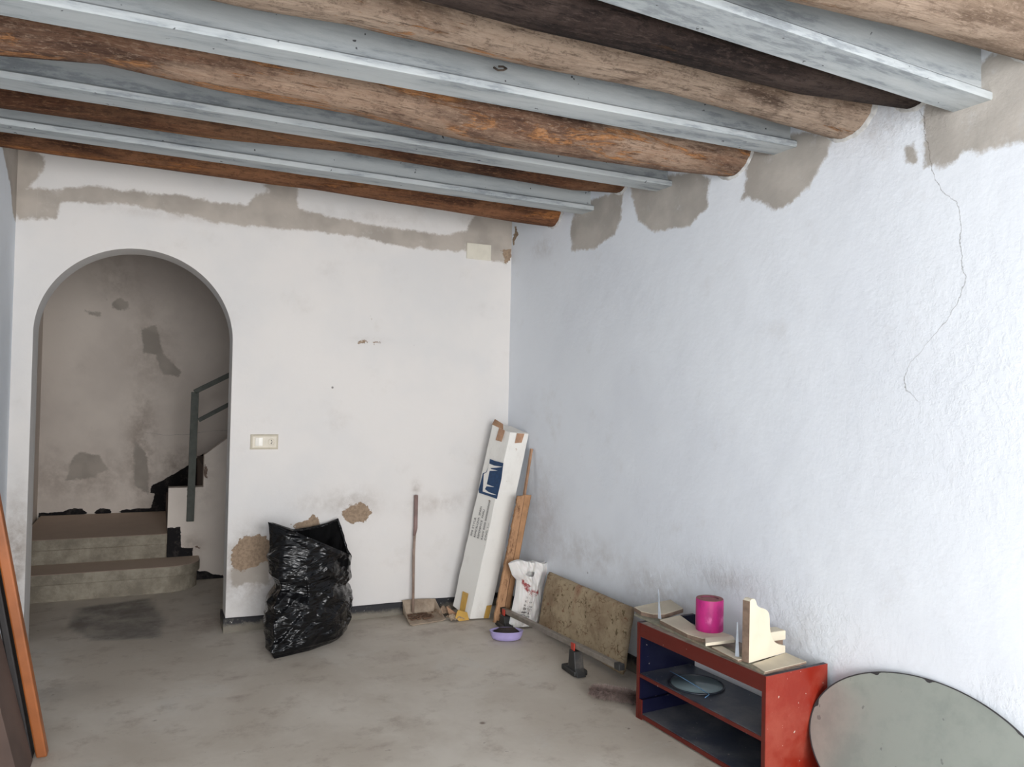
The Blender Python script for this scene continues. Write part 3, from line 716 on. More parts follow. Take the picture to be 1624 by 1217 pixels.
q = [T*s for s in (1, 1)]
prism('end_flap', [A+T*1.0, A.lerp(B, .62)+T*1.0, A.lerp(B, .55)+T*1.028+Vector((.0, .0, 0)), A.lerp(B, .1)+T*1.035], (.003, .02, 0), M_kraft, ctn)
prism('end_flap', [B+T, Cc+T, Cc+T*1.008+Vector((-.01, .03, 0)), B+T*1.006+Vector((0, .03, 0))], (0, .003, .003), M_card, ctn)
for k_, (pp, nn) in enumerate((([(708, 962), (722, 972), (735, 978), (729, 986), (716, 982), (712, 975)], 0), ([(726, 968), (741, 972), (744, 984), (728, 987), (722, 980)], 1))):
    prism('crushed_flap', [hy(x, y, 4.40-.05*k_) if hy(x, y, 4.40-.05*k_).z > .002 else Vector((hy(x, y, 4.40-.05*k_).x, 4.40-.05*k_, .002)) for x, y in pp], (.002, .006, 0), M_kraft if k_ == 0 else M_tape, ctn)
M_blue = simple('blue_print', srgb(30, 66, 106), .6, var=.12, scale=60)
g = lambda L, o: [onAB(720+x/6.76, 700+y/6.76, o) for x, y in L]
prism('printed_emblem', g([(385, 190), (440, 212), (530, 235), (522, 300), (510, 400), (495, 470), (460, 620), (365, 585), (270, 555), (265, 520), (290, 430), (310, 345), (345, 330), (365, 290), (380, 240)], .0065), nAB*.0006, M_blue, ctn)
prism('emblem_line', g([(378, 240), (430, 262), (520, 275), (455, 285), (390, 288), (400, 300), (468, 316), (382, 318), (365, 400), (352, 462), (432, 492), (348, 484), (332, 515), (370, 545), (458, 578), (400, 570), (308, 540), (316, 440), (320, 352), (352, 332), (366, 290)], .0075), nAB*.0005, M_card, ctn)
# printed lettering, running up the carton
M_ink = simple('black_ink', srgb(60, 58, 60), .7, bump=0, var=.02)
xa = T.normalized(); za = nAB; ya = za.cross(xa).normalized()
for i, (txt, pxs, pxe) in enumerate((('400 STYLE', (748, 851), (755, 822)), ('BARCELONA  SPAIN', (753.5, 853), (764.5, 804)), ('REFERENCE  PARU', (759, 855), (769, 809)), ('RAW 0000 00000000000', (765, 857), (778, 794)), ('C/NO. 1---', (770.5, 858), (776, 830)))):
    cu = bpy.data.curves.new('printed_text', 'FONT'); cu.body = txt; cu.size = .024; cu.extrude = .0003; cu.materials.append(M_ink)
    o = bpy.data.objects.new('printed_text', cu); C.objects.link(o)
    p0, p1 = onAB(*pxs, .0075), onAB(*pxe, .0075)
    xx = (p1-p0); Lw = xx.length; xx.normalize(); yy = za.cross(xx).normalized()
    bpy.context.view_layer.update(); me = bpy.data.meshes.new_from_object(o.evaluated_get(bpy.context.evaluated_depsgraph_get()))
    bpy.data.objects.remove(o); me.name = 'printed_text'; o = bpy.data.objects.new('printed_text', me); C.objects.link(o); o.parent = ctn
    wdt = max(v.co.x for v in me.vertices)
    Mx = Matrix((xx, yy, za)).transposed().to_4x4(); Mx.translation = p0-world_loc(ctn)
    me.transform(Mx @ Matrix.Diagonal((Lw/wdt, .85, 1, 1)))
# crumpled brown paper scraps at its foot
def scrap(name, c, s, h, mat, seed, label, cat):
    V = []; Fc = []; n = 14
    for i in range(n+1):
        for j in range(n+1):
            u, v = i/n-.5, j/n-.5; z = h*(.5+.5*nz(u*3+seed, v*3, 0, 1.3))*(1-1.2*(u*u+v*v))+.3*h*abs(nz(u+seed, v, 0, 7))
            V.append((c[0]+u*s[0], c[1]+v*s[1], max(.003, z)))
    for i in range(n):
        for j in range(n): a = i*(n+1)+j; Fc.append((a, a+1, a+n+2, a+n+1))
    o = mesh(name, V, Fc, mat); m_ = o.modifiers.new('solid', 'SOLIDIFY'); m_.thickness = .003; m_.offset = 1; return tag(o, label, cat)
p = hz(700, 972); scrap('crumpled_paper', (1.655, 4.52), (.09, .11), .07, simple('kraft_scrap', srgb(170, 146, 124), .85), 3, 'crumpled brown paper scrap between dustpan and white carton', 'paper scrap')
p = hz(722, 984); scrap('torn_cardboard', (p.x, p.y-.0), (.09, .08), .045, simple('torn_card', srgb(176, 156, 134), .85), 8, 'torn cardboard scrap on floor in front of white carton foot', 'cardboard scrap')
p = hz(752, 980); scrap('torn_cardboard', (p.x, p.y), (.1, .05), .03, simple('torn_card_pale', srgb(206, 194, 176), .85), 12, 'small pale torn scrap under the ridge of the white carton', 'cardboard scrap')

# ------------------------------------------------------------ lath, folded cardboard bundle
M_lath = simple('lath_wood', srgb(176, 136, 106), .7, scale=9)
p, q = Vector((1.95, 4.26, .004)), hr(843, 712, .012)
o = bar('wooden_lath', p, q, .022, .012, M_lath, bevel=.002, up=(1, 0, 0)); tag(o, 'thin bare wooden lath leaning beside the white carton', 'lath')
bun = thing('folded_cardboard', 'folded corrugated brown cardboard strip standing right of the white carton', 'cardboard', (1.9, 4.2, 0))
yb_ = 4.235
def strip(name, L, y, d, mat): return prism(name, [hy(a, b, y) if hy(a, b, y).z > .004 else Vector((hy(a, b, y).x, y, .004)) for a, b in L], d, mat, bun)
strip('flat_panel', [(794, 988), (804, 988), (812, 945), (822, 890), (833, 830), (842, 786), (829, 785), (816, 850), (804, 910)], 4.20, (.01, .012, 0), simple('card_flat', srgb(182, 138, 100), .85, scale=16))
# ragged corrugated edge: a crinkled ribbon
n = 70; V = []; Fc = []
for i in range(n+1):
    s = i/n; a = hy(783+(822-783)*s, 988+(787-988)*s, 4.19); b = hy(796+(832-796)*s, 988+(786-988)*s, 4.19); c = a.lerp(b, .5)
    w = .006*nz(s*20, 1, 0, 1)
    for t in np.linspace(0, 1, 7):
        p = a.lerp(b, float(t)); V.append((p.x+w*(1-t)+.003*nz(s*40, t*8, 0, 1), 4.20-.012*abs(math.sin(t*PI*3))-.004*nz(s*60, t*5, 3, 1), max(.004, p.z)))
for i in range(n):
    for j in range(6): a = i*7+j; Fc.append((a, a+1, a+8, a+7))
k = N('card_torn'); n1 = k.noise(34, 6, .75, stretch=(1, 1, .5)); col = k.mix(k.ramp(n1, .3, .52), srgb(110, 76, 54), srgb(184, 142, 106)); k.bump(n1, .6, .006)
o = mesh('corrugated_edge', V, Fc, k.out(col, .9), bun, smooth=True); m_ = o.modifiers.new('solid', 'SOLIDIFY'); m_.thickness = .008

# ------------------------------------------------------------ lilac tray
p = hz(804, 1017); tx = thing('plastic_tray', 'small lilac plastic tub on floor in front of the cardboard', 'tub', (1.875, 4.0, 0))
M_lilac = simple('lilac_plastic', srgb(176, 164, 212), .4, var=.04, bump=0)
lathe('tub', [(.0, .004), (.066, .003), (.078, .008), (.088, .026), (.093, .05), (.096, .052), (.092, .054), (.085, .05), (.078, .02), (.0, .014)], (1.812, 3.93, 0), M_lilac, tx, 48, 1.0, .62, -.4)
o = lathe('dark_clutter', [(0, .0), (.07, .0), (.076, .02), (.05, .032), (0, .036)], (1.812, 3.93, .024), simple('dark_rag', srgb(58, 48, 44), .95, bump=1, scale=30)); 
for v in o.data.vertices: v.co.z += .014*nz(v.co.x, v.co.y, 0, 40)
o.name = 'dark_rag'; o.data.transform(Matrix.Diagonal((1, 1, 1, 1)))
for v in o.data.vertices: 
    dx, dy = v.co.x-1.812, v.co.y-3.93; ca, sa = math.cos(-.4), math.sin(-.4); lx, ly = dx*ca+dy*sa, -dx*sa+dy*ca; ly *= .6; v.co.x, v.co.y = 1.812+lx*ca-ly*sa, 3.93+lx*sa+ly*ca
tag(o, 'crumpled dark brown rag inside the small lilac tub', 'rag')

# ------------------------------------------------------------ floral pad leaning on the right wall
def pad_mat():
    k = N('floral_fabric'); v = k.node('ShaderNodeTexVoronoi', feature='DISTANCE_TO_EDGE'); v.inputs['Scale'].default_value = 15
    mp = k.node('ShaderNodeMapping'); mp.inputs['Scale'].default_value = (1, 1.2, 1.6); k.t.links.new(k.co, mp.inputs[0])
    wr = k.node('ShaderNodeTexNoise'); wr.inputs['Scale'].default_value = 11; k.t.links.new(mp.outputs[0], wr.inputs['Vector'])
    mx = k.node('ShaderNodeMix', data_type='VECTOR'); mx.inputs[0].default_value = .12; k.t.links.new(mp.outputs[0], mx.inputs[4]); k.t.links.new(wr.outputs['Color'], mx.inputs[5]); k.t.links.new(mx.outputs[1], v.inputs['Vector'])
    base = k.mix(k.ramp(k.noise(5, 6, .7), .4, .65), srgb(182, 164, 136), srgb(150, 130, 106))
    col = k.mix(k.math('MULTIPLY', k.ramp(v.outputs[0], .01, .07, .7, 0), k.ramp(k.noise(13, 3), .46, .6)), base, srgb(122, 100, 78))
    col = k.mix(k.ramp(k.noise(30, 4, .6), .60, .66, 0, .8), col, srgb(98, 84, 60)); col = k.mix(k.ramp(k.noise(22, 3, .6, stretch=(1, 1, 1.3)), .64, .69, 0, .7), col, srgb(132, 92, 72))
    col = k.mix(k.ramp(k.noise(6, 2), .62, .72, 0, .4), col, srgb(150, 96, 78))
    k.bump(k.math('ADD', k.noise(14, 3), k.math('MULTIPLY', k.noise(150, 2), .2)), .35, .01); return k.out(col, .95, spec=.1)
def pad():
    c = lambda t, o=0: 0
    TL = hr(868, 914, .05); TRr = hr(1003, 974, .13); BR = Vector((2.075, 3.15, .0)); BL = Vector((2.055, 4.0, .0))
    TL = Vector((TL.x, min(TL.y, 3.97), TL.z))
    nrm = (BR-BL).cross(TL-BL).normalized(); nrm = nrm if nrm.x < 0 else -nrm
    n, m = 60, 30; th = .055; V = []; Fc = []
    for side in (0, 1):
        for i in range(n+1):
            for j in range(m+1):
                u, v = i/n, j/m
                p = BL.lerp(BR, u).lerp(TL.lerp(TRr, u), v)
                ed = min(u/.05, (1-u)/.05, v/.12, (1-v)/.12, 1); rnd = math.sqrt(max(0, 1-(1-ed)**2))
                off = (-.5 if side else .5)*th*(.25+.75*rnd)+.006*nz(p.y, p.z, 0, 7)+.004*nz(p.y, p.z, 3, 16)
                q = p+nrm*off; lift = .03*(1-rnd) if v < .5 else 0
                V.append((q.x, q.y, max(.004, q.z+.03)))
    N1 = (n+1)*(m+1); ix = lambda s, i, j: s*N1+i*(m+1)+j
    for s in (0, 1):
        for i in range(n):
            for j in range(m): Fc.append((ix(s, i, j), ix(s, i+1, j), ix(s, i+1, j+1), ix(s, i, j+1)))
    for i in range(n):
        for j in (0, m): Fc.append((ix(0, i, j), ix(0, i+1, j), ix(1, i+1, j), ix(1, i, j)))
    for j in range(m):
        for i in (0, n): Fc.append((ix(0, i, j), ix(0, i, j+1), ix(1, i, j+1), ix(1, i, j)))
    o = mesh('floral_cushion_pad', V, Fc, pad_mat(), smooth=True)
    for v in o.data.vertices:
        w = 2.39-.062*v.co.y
        if v.co.x > w-.004: v.co.x = w-.004
    tag(o, 'worn beige floral cushion pad leaning on the right wall', 'cushion pad')
pad()

# ------------------------------------------------------------ white carrier bag
def carrier():
    X = 1.955
    Lp = [(806, 893), (812, 912), (819, 920), (817, 940), (812, 965), (808, 985), (806, 990)]
    Rp = [(872, 889), (868, 905), (862, 925), (859, 950), (857, 975), (856, 995), (846, 1006)]
    Lw = [tuple(hit(x, y, (1.95, 4.09, 0), (.1, -1, 0))) for x, y in Lp]; Rw = [tuple(hit(x, y, (1.95, 4.09, 0), (.1, -1, 0))) for x, y in Rp]
    Lw, Rw = np.array(Lw), np.array(Rw); tt = np.linspace(0, 1, 7); n, m = 70, 70
    nrm = Vector((.1, -1, 0)).normalized(); V = []; Fc = []
    toppx = [0, .02, .05, .03, .08, -.02, .0]
    for s in (0, 1):
        for j in range(m+1):
            v = j/m; L = Vector([np.interp(v, tt, Lw[:, k_]) for k_ in range(3)]); Rr = Vector([np.interp(v, tt, Rw[:, k_]) for k_ in range(3)])
            for i in range(n+1):
                u = i/n; p = L.lerp(Rr, u)
                p.z += (1-v)**6*(.018*math.sin(u*7)+.022*math.exp(-((u-.62)/.14)**2)-.004)
                if v > .8: p.z += -.03*math.sin(PI*u)*(v-.8)/.2*.6
                fold = .012*(1-2*abs(nz(u*2.2+v*.9, v*1.3, 2, 2.2)))+.006*(1-2*abs(nz(u*5-v*2, v*2, 5, 2.5)))
                b = math.sin(PI*u)**.5*(.012+.03*math.sin(PI*min(1, v+.12)))
                off = (b if s == 0 else -b*.5)+fold*(1 if s == 0 else .4)*min(1, 6*u, 6*(1-u))
                q = p+nrm*off; V.append((q.x, q.y, max(.012, q.z)))
    N1 = (n+1)*(m+1); ix = lambda s, j, i: s*N1+j*(n+1)+i
    hole = lambda i, j: ((i/n-.42)/.13)**2+((j/m-.17)/.045)**2 < 1
    for s in (0, 1):
        for j in range(m):
            for i in range(n):
                if s == 0 and hole(i+.5, j+.5): continue
                Fc.append((ix(s, j, i), ix(s, j, i+1), ix(s, j+1, i+1), ix(s, j+1, i)))
    for j in range(m):
        for i in (0, n): Fc.append((ix(0, j, i), ix(0, j+1, i), ix(1, j+1, i), ix(1, j, i)))
    for i in range(n): Fc.append((ix(0, m, i), ix(0, m, i+1), ix(1, m, i+1), ix(1, m, i)))
    k = N('white_poly'); red = k.attr('red'); txt = k.attr('text'); sh = k.noise(30, 6, .75)
    col = k.mix(k.math('MULTIPLY', red, k.ramp(sh, .45, .52)), srgb(226, 222, 218), srgb(150, 66, 66))
    col = k.mix(k.math('MULTIPLY', txt, k.ramp(k.noise(90, 2, .6), .46, .54)), col, srgb(110, 106, 106)); k.bump(k.noise(22, 4, .6, dist=.6), .4, .008)
    k.b.inputs['Subsurface Weight'].default_value = .1; mt = k.out(col, .4)
    o = mesh('carrier_bag', V, Fc, mt, smooth=True)
    uv = np.array([(i/n, j/m) for s in (0, 1) for j in range(m+1) for i in range(n+1)]); fr = np.arange(len(uv)) < N1
    rd = np.clip(sdf(uv, [(.12, .28), (.22, .30), (.45, .42), (.7, .40), (.72, .46), (.45, .50), (.25, .44), (.1, .36)])/.02+.5, 0, 1)*fr
    tx_ = np.clip(sdf(uv, [(.28, .50), (.55, .54), (.5, .80), (.22, .78)])/.02+.5, 0, 1)*fr*(np.sin(uv[:, 1]*150) > -.1)
    attr(o, 'red', rd); attr(o, 'text', tx_)
    tag(o, 'crumpled white plastic carrier bag with faded red print and grey text', 'plastic bag')
carrier()

# ------------------------------------------------------------ roof bar
rb = thing('roof_bar', 'grey aluminium roof bar with red clips and two black feet', 'roof bar', (1.9, 3.7, 0))
M_alu = simple('dusty_aluminium', srgb(150, 142, 132), .5, metal=.35, var=.1, bump=.1); M_blk = simple('black_rubber', srgb(44, 44, 44), .55, scale=20, dirt=srgb(90, 84, 78)); M_red = simple('red_plastic', srgb(190, 62, 48), .4, var=.06)
e0 = hx(799, 968, 1.90); e1 = hx(984, 1058, 1.915)
d = (e1-e0).normalized()
bar('rail', e0, e1-d*.03, .028, .026, M_alu, rb, bevel=.003)
bar('end_cap', e1-d*.03, e1+d*.012, .031, .029, M_blk, rb, bevel=.003)
bar('end_cap', e0-d*.02, e0+d*.004, .031, .029, M_blk, rb, bevel=.003)
def foot(px, px2):
    c = e0+(e1-e0)*px2
    s = Vector((-.016, 0, 0)); 
    prism('red_clip', [c-d*.016+s+Vector((0, 0, .014)), c+d*.016+s+Vector((0, 0, .014)), c+d*.014+s+Vector((0, 0, -.035)), c-d*.006+s+Vector((0, 0, -.045)), c-d*.014+s+Vector((0, 0, -.02))], (-.006, 0, 0), M_red, rb)
    z0 = c.z-.02; q = Vector((c.x, c.y, 0)); 
    prism('foot', [Vector((c.x-.03, c.y-.07, .004)), Vector((c.x-.03, c.y+.06, .004)), Vector((c.x-.03, c.y+.05, .03)), Vector((c.x-.03, c.y+.028, .04)), Vector((c.x-.03, c.y+.02, z0)), Vector((c.x-.03, c.y-.03, z0)), Vector((c.x-.03, c.y-.045, .04))], (.05, 0, 0), M_blk, rb, bevel=.004)
    box('rubber_sole', (c.x-.038, c.y-.05, .002), (c.x+.04, c.y+.085, .03), M_blk, rb, bevel=.008)
foot(0, .03); foot(0, .685)

# ------------------------------------------------------------ broom head
def broom():
    a = hz(936, 1104, .0); b = hz(1016, 1118, .0); t = thing('broom_head', 'mauve-brown bristled broom head lying beside the red shelf', 'broom', (a.x, a.y, 0))
    d = (b-a).normalized(); s = Vector((-d.y, d.x, 0)); L = (b-a).length
    M_br = simple('bristles', srgb(158, 138, 130), .9, scale=60, bump=0, var=.2)
    V = []; Fc = []
    for i in range(6500):
        u = random.random(); ph = random.uniform(-.25, PI+.25); e = math.sqrt(max(.05, 1-(2*u-1)**4))
        base = a+d*L*u+s*(.022*e*math.cos(ph))+Vector((0, 0, .02+.022*e*math.sin(ph)))
        dr = (s*math.cos(ph)*1.1+Vector((0, 0, math.sin(ph)*.8-.35))+d*random.uniform(-.6, .6)+s*random.uniform(-.4, .4)).normalized(); ln = random.uniform(.014, .03); tip = base+dr*ln
        tip.z = max(.002, tip.z); base.z = max(.002, base.z); r = .0011; n = len(V); pr = d*r
        V += [base-pr, base+pr, base+dr.cross(d)*r, tip]; Fc += [(n, n+1, n+3), (n+1, n+2, n+3), (n+2, n, n+3)]
    o = mesh('bristles', V, Fc, M_br, t); tag(o, kind='stuff')
    bar('block', a+Vector((0, 0, .022)), b+Vector((0, 0, .022)), .036, .034, simple('broom_block', srgb(120, 98, 90), .9), t, bevel=.01)
broom()

# ------------------------------------------------------------ red shelf unit
def paint(name, c, sc, dust, amt):
    k = N(name); n1 = k.noise(5, 6, .7); col = k.mix(k.ramp(n1, .4, .7, 0, amt), c, dust)
    n2 = k.noise(26, 5, .7, stretch=(1, 1, .25), dist=.5); col = k.mix(k.ramp(n2, .66, .72, 0, sc), col, tuple(min(1, x*1.5+.12) for x in c[:3])+(1,))
    col = k.mix(k.ramp(k.noise(60, 2), .73, .76, 0, .8), col, srgb(200, 190, 180)); k.bump(k.noise(60, 4), .12, .003); return k.out(col, k.ramp(n1, .3, .7, .28, .5), spec=.4)
M_rp = paint('red_paint', srgb(134, 34, 20), .35, srgb(158, 80, 64), .6); M_rp2 = paint('dark_red_paint', srgb(92, 26, 18), .25, srgb(104, 44, 34), .3)
M_navy = paint('navy_paint', srgb(11, 13, 38), .12, srgb(26, 30, 54), .3)
M_navyd = paint('dusty_navy', srgb(50, 56, 70), .2, srgb(106, 106, 108), .9)
F0 = Vector((1.896, 2.770, 0)); F1 = Vector((1.941, 2.056, 0)); ud = (F1-F0); LU = ud.length; ud.normalize(); dd = Vector((-ud.y, ud.x, 0)); dd = dd if dd.x > 0 else -dd
DEP = .308; HT = .405
cab = thing('shelf_unit', 'low red-painted wooden shelf unit with navy interior against the right wall', 'shelf unit', tuple(F0))
def cb(name, u0, u1, w0, w1, z0, z1, mat, bev=.0015, par=None):
    P = [F0+ud*u+dd*w+Vector((0, 0, z)) for z in (z0, z1) for (u, w) in ((u0, w0), (u1, w0), (u1, w1), (u0, w1))]
    return hexa(name, P, mat, par or cab, bevel=bev)
TB = .016
l_ = cb('side_panel', 0, TB, 0, DEP, 0, HT, M_navy)
cb('edge_band', -.001, TB, -.002, .003, 0, HT, M_rp2, 0, l_); cb('outer_face', -.002, -.0002, 0, DEP, 0, HT, M_rp2, 0, l_)
r_ = cb('side_panel', LU-TB, LU, 0, DEP, 0, HT, M_navy)
cb('outer_face', LU+.0002, LU+.003, -.002, DEP, 0, HT, M_rp, 0, r_); cb('edge_band', LU-TB, LU, -.002, .0002, 0, HT, M_rp2, 0, r_)
cb('top_panel', TB, LU-TB, .002, DEP-.11, HT-.018, HT, simple('dusty_top', srgb(150, 136, 124), .85, dirt=srgb(110, 92, 78)))
cb('front_fascia', TB, LU-TB, -.001, .014, HT-.058, HT-.0005, M_rp2)
s1 = cb('shelf', TB, LU-TB, .004, DEP-.029, .178, .192, M_navyd); cb('edge_band', TB, LU-TB, -.001, .005, .176, .190, M_rp2, 0, s1)
s2 = cb('shelf', TB, LU-TB, .004, DEP-.01, .012, .026, M_navyd); cb('edge_band', TB, LU-TB, -.001, .005, .008, .024, M_rp2, 0, s2)
cb('batten', TB+.0, TB+.018, .004, DEP-.02, .026, .082, M_navy); cb('batten_end', TB, TB+.019, -.001, .004, .0, .084, M_rp2, 0)
cb('inner_back_strip', TB, LU-TB, DEP-.012, DEP, .012, .15, M_navy)
# disc with cord on the middle shelf
def cp(u, w, z): return F0+ud*u+dd*w+Vector((0, 0, z))
dc = hz(980+480/3.839, 900+712/3.839, .198); 
gd = thing('glass_disc', 'round bluish glass disc with dark rim lying on the middle shelf', 'glass disc', (dc.x, dc.y, .192))
k = N('blue_glass'); M_bg = k.out(srgb(120, 136, 140), .12, spec=.7)
lathe('disc', [(0, 0), (.103, 0), (.104, .002), (.103, .005), (0, .005)], (dc.x, dc.y, .193), M_bg, gd, 60)
V = [];  rim = [(dc.x+.108*math.cos(t), dc.y+.108*math.sin(t), .1975) for t in np.linspace(0, 2*PI, 61)]
tube('rim', rim, .004, simple('dark_rim', srgb(28, 34, 44), .4, bump=0), gd, 8)
p0, p1 = hz(1063, 1065, .2), hz(1125, 1102, .2)
o = tube('blue_cord', [p0, p0.lerp(p1, .3)+Vector((0, 0, .003)), p0.lerp(p1, .7)+Vector((0, 0, .003)), p1, hz(1118, 1107, .196)], .0014, simple('cord_blue', srgb(120, 170, 214), .6, bump=0), None, 6)
tag(o, 'thin pale blue cord lying across the round glass disc', 'cord')

# ------------------------------------------------------------ things on top of the shelf unit
M_cream = simple('cream_board', srgb(212, 200, 178), .7, var=.08, scale=7, bump=.05); M_cream2 = simple('cream_board_bright', srgb(222, 212, 190), .6, var=.04, scale=7, bump=.03)
M_gedge = simple('grey_green_edge', srgb(140, 136, 118), .9, dirt=srgb(160, 140, 116), scale=30, bump=.6); M_brn = simple('brown_edge', srgb(134, 112, 96), .85, scale=30, bump=.4)
def flat(name, L, z0, z1, mat, label, edge=None, cat='board', group=None):
    P = [hz(x, y, z1) for x, y in L]
    for p in P:
        w = xr(p.y)-.004
        if p.x > w: p.x = w
    if edge is None: o = prism(name, [Vector((p.x, p.y, z0)) for p in P], (0, 0, z1-z0), mat, bevel=.001); return tag(o, label, cat, group)
    t = thing(name, label, cat, (P[0].x, P[0].y, z0), group)
    prism('board_core', [Vector((p.x, p.y, z0)) for p in P], (0, 0, z1-z0-.002), edge, t); prism('cream_face', [Vector((p.x, p.y, z1-.002)) for p in P], (0, 0, .002), mat, t); return t
g1 = lambda L: [(980+x/13.525, 930+y/13.525) for x, y in L]
g6 = lambda L: [(1090+x/7.733, 930+y/7.733) for x, y in L]
ZT = HT
flat('dusty_board', [(1006, 974), (1212, 1067), (1228, 1060), (1020, 966)], ZT, ZT+.008, M_gedge, 'narrow dusty grey-green batten along the front edge of shelf top', cat='board')
flat('cream_board', g1([(350, 450), (740, 365), (1130, 290), (1400, 480), (1000, 600), (760, 600), (500, 540)]), ZT+.008, ZT+.026, M_cream, 'dusty cream board at the left end of the shelf top', M_brn)
flat('cream_board', g1([(900, 720), (1330, 620)])+g6([(0, 420), (110, 500), (420, 560), (560, 610), (230, 640), (180, 640), (0, 585)]), ZT+.008, ZT+.024, M_cream, 'long cream board under the magenta roll', M_brn)
flat('cream_batten', g6([(220, 632), (560, 610), (580, 640), (580, 655), (225, 700)]), ZT+.024, ZT+.036, M_cream2, 'short cream batten on the board in front of magenta roll', cat='batten')
flat('cream_tile', g6([(800, 955), (1210, 815), (1460, 925), (950, 1050)]), ZT+.002, ZT+.01, M_cream, 'square cream board under the scroll bracket at the shelf end', M_brn)
flat('cream_board', g6([(300, 745), (420, 730), (700, 890), (620, 905)]), ZT+.008, ZT+.016, M_cream, 'narrow cream strip left of the scroll bracket foot', M_brn)
# magenta roll
rc = hz(1090+270/7.733, 930+530/7.733, ZT+.024)
Rr_ = .054
rl_ = thing('ribbon_roll', 'upright magenta roll on the cream board', 'roll', (rc.x, rc.y, ZT+.024))
k = N('magenta'); n1 = k.noise(18, 6, .7, stretch=(1, 1, .5)); col = k.mix(k.ramp(n1, .4, .7), srgb(198, 40, 128), srgb(160, 34, 108)); z_ = k.sep()[2]
M_mag = k.out(k.mix(k.math('MULTIPLY', k.ramp(z_, .02, .05, 0, 1), k.math('MULTIPLY', k.ramp(z_, .05, .07, 1, 0), k.ramp(n1, .48, .6))), col, srgb(226, 110, 170)), .45)
lathe('roll_body', [(0, 0), (Rr_, 0), (Rr_+.001, .004), (Rr_+.001, .121), (Rr_, .125), (Rr_-.010, .125), (Rr_-.012, .119), (0, .118)], (rc.x, rc.y, ZT+.024), M_mag, rl_, 56)
M_rt = simple('roll_top_brown', srgb(150, 96, 96), .8, scale=30)
lathe('roll_top', [(Rr_-.001, 0), (Rr_-.001, .0015), (Rr_-.018, .0015), (Rr_-.018, 0), (Rr_-.001, 0)], (rc.x, rc.y, ZT+.024+.1251), M_rt, rl_, 48, caps=False)
lathe('core', [(0, 0), (Rr_-.013, 0), (Rr_-.016, .004), (0, .004)], (rc.x, rc.y, ZT+.024+.1188), M_rt, rl_, 40)
for o in rl_.children: autosmooth(o, 30)
# steel angle brackets: tapering folded fins
M_steel = simple('zinc_steel', srgb(176, 184, 194), .35, metal=.5, var=.08, bump=0)
def fin(bpx, wpx, tpx, zb, label):
    b_ = hz(*bpx, zb); t_ = hy(*tpx, b_.y); w = wpx/F*(b_.y*.9+.3)*1.0
    s = ud*0+Vector((1, 0, 0))
    V = [b_-s*w/2, b_+Vector((0, -.012, 0)), b_+s*w/2, b_+Vector((0, .012, 0))]; T_ = [t_+(v-b_)*.22 for v in V]
    o = mesh('steel_bracket', V+T_, HEXF, M_steel, bevel=.0008); return tag(o, label, 'bracket')
fin((1046, 981), 7, (1044, 934), ZT+.026, 'upright pointed steel bracket near the left end of the shelf top')
fin((1169, 1041), 10, (1169, 987), ZT+.016, 'upright pointed steel bracket beside the cream scroll bracket')
# scroll bracket
b0 = hz(1090+757/7.733, 930+948/7.733, ZT+.01); b1 = hz(1090+1203/7.733, 930+818/7.733, ZT+.01); hd = (b1-b0).normalized(); nb = Vector((-hd.y, hd.x, 0)); nb = nb if nb.y > 0 else -nb
sp = [(757, 948), (766, 400), (770, 190), (782, 168), (800, 157), (822, 157), (838, 170), (848, 200), (857, 232), (875, 252), (905, 268), (940, 276), (970, 290), (992, 312), (1006, 345), (1013, 400), (1013, 470), (1018, 540), (1030, 600), (1052, 655), (1080, 690), (1120, 715), (1160, 725), (1203, 730), (1203, 818)]
P = [hit(1090+x/7.733, 930+y/7.733, b0, nb) for x, y in sp]
P[0].z = ZT+.0105; P[-1].z = ZT+.0105
t = thing('scroll_bracket', 'cream wooden bracket with scrolled profile standing on the square board', 'bracket', tuple(b0))
prism('profile_board', P, nb*.030, M_cream2, t, bevel=.001)
fe = [p.copy() for p in P[:3]]
prism('raw_edge', [P[0]-hd*.0008, P[2]-hd*.0008, P[2]+nb*.03-hd*.0008, P[0]+nb*.03-hd*.0008], -hd*.001, M_brn, t)
# small cream block behind
bc = hit(1090+1160/7.733, 930+600/7.733, (2.398-.05, 0, 0), (1, .062, 0))
bc = hx(1090+1160/7.733, 930+600/7.733, 2.20)
o = box('cream_block', (bc.x-.09, bc.y-.006, bc.z-.018), (bc.x+.015, bc.y+.05, bc.z+.018), M_cream2, bevel=.004)
for v in o.data.vertices: v.co.z = v.co.z
tag(o, 'small cream wooden block behind the scroll bracket', 'block')
o2 = box('dusty_offcut', (bc.x-.085, bc.y-.002, ZT), (bc.x+.005, bc.y+.045, bc.z-.018), M_brn, bevel=.002); tag(o2, 'grey-brown offcut under the small cream block', 'block')

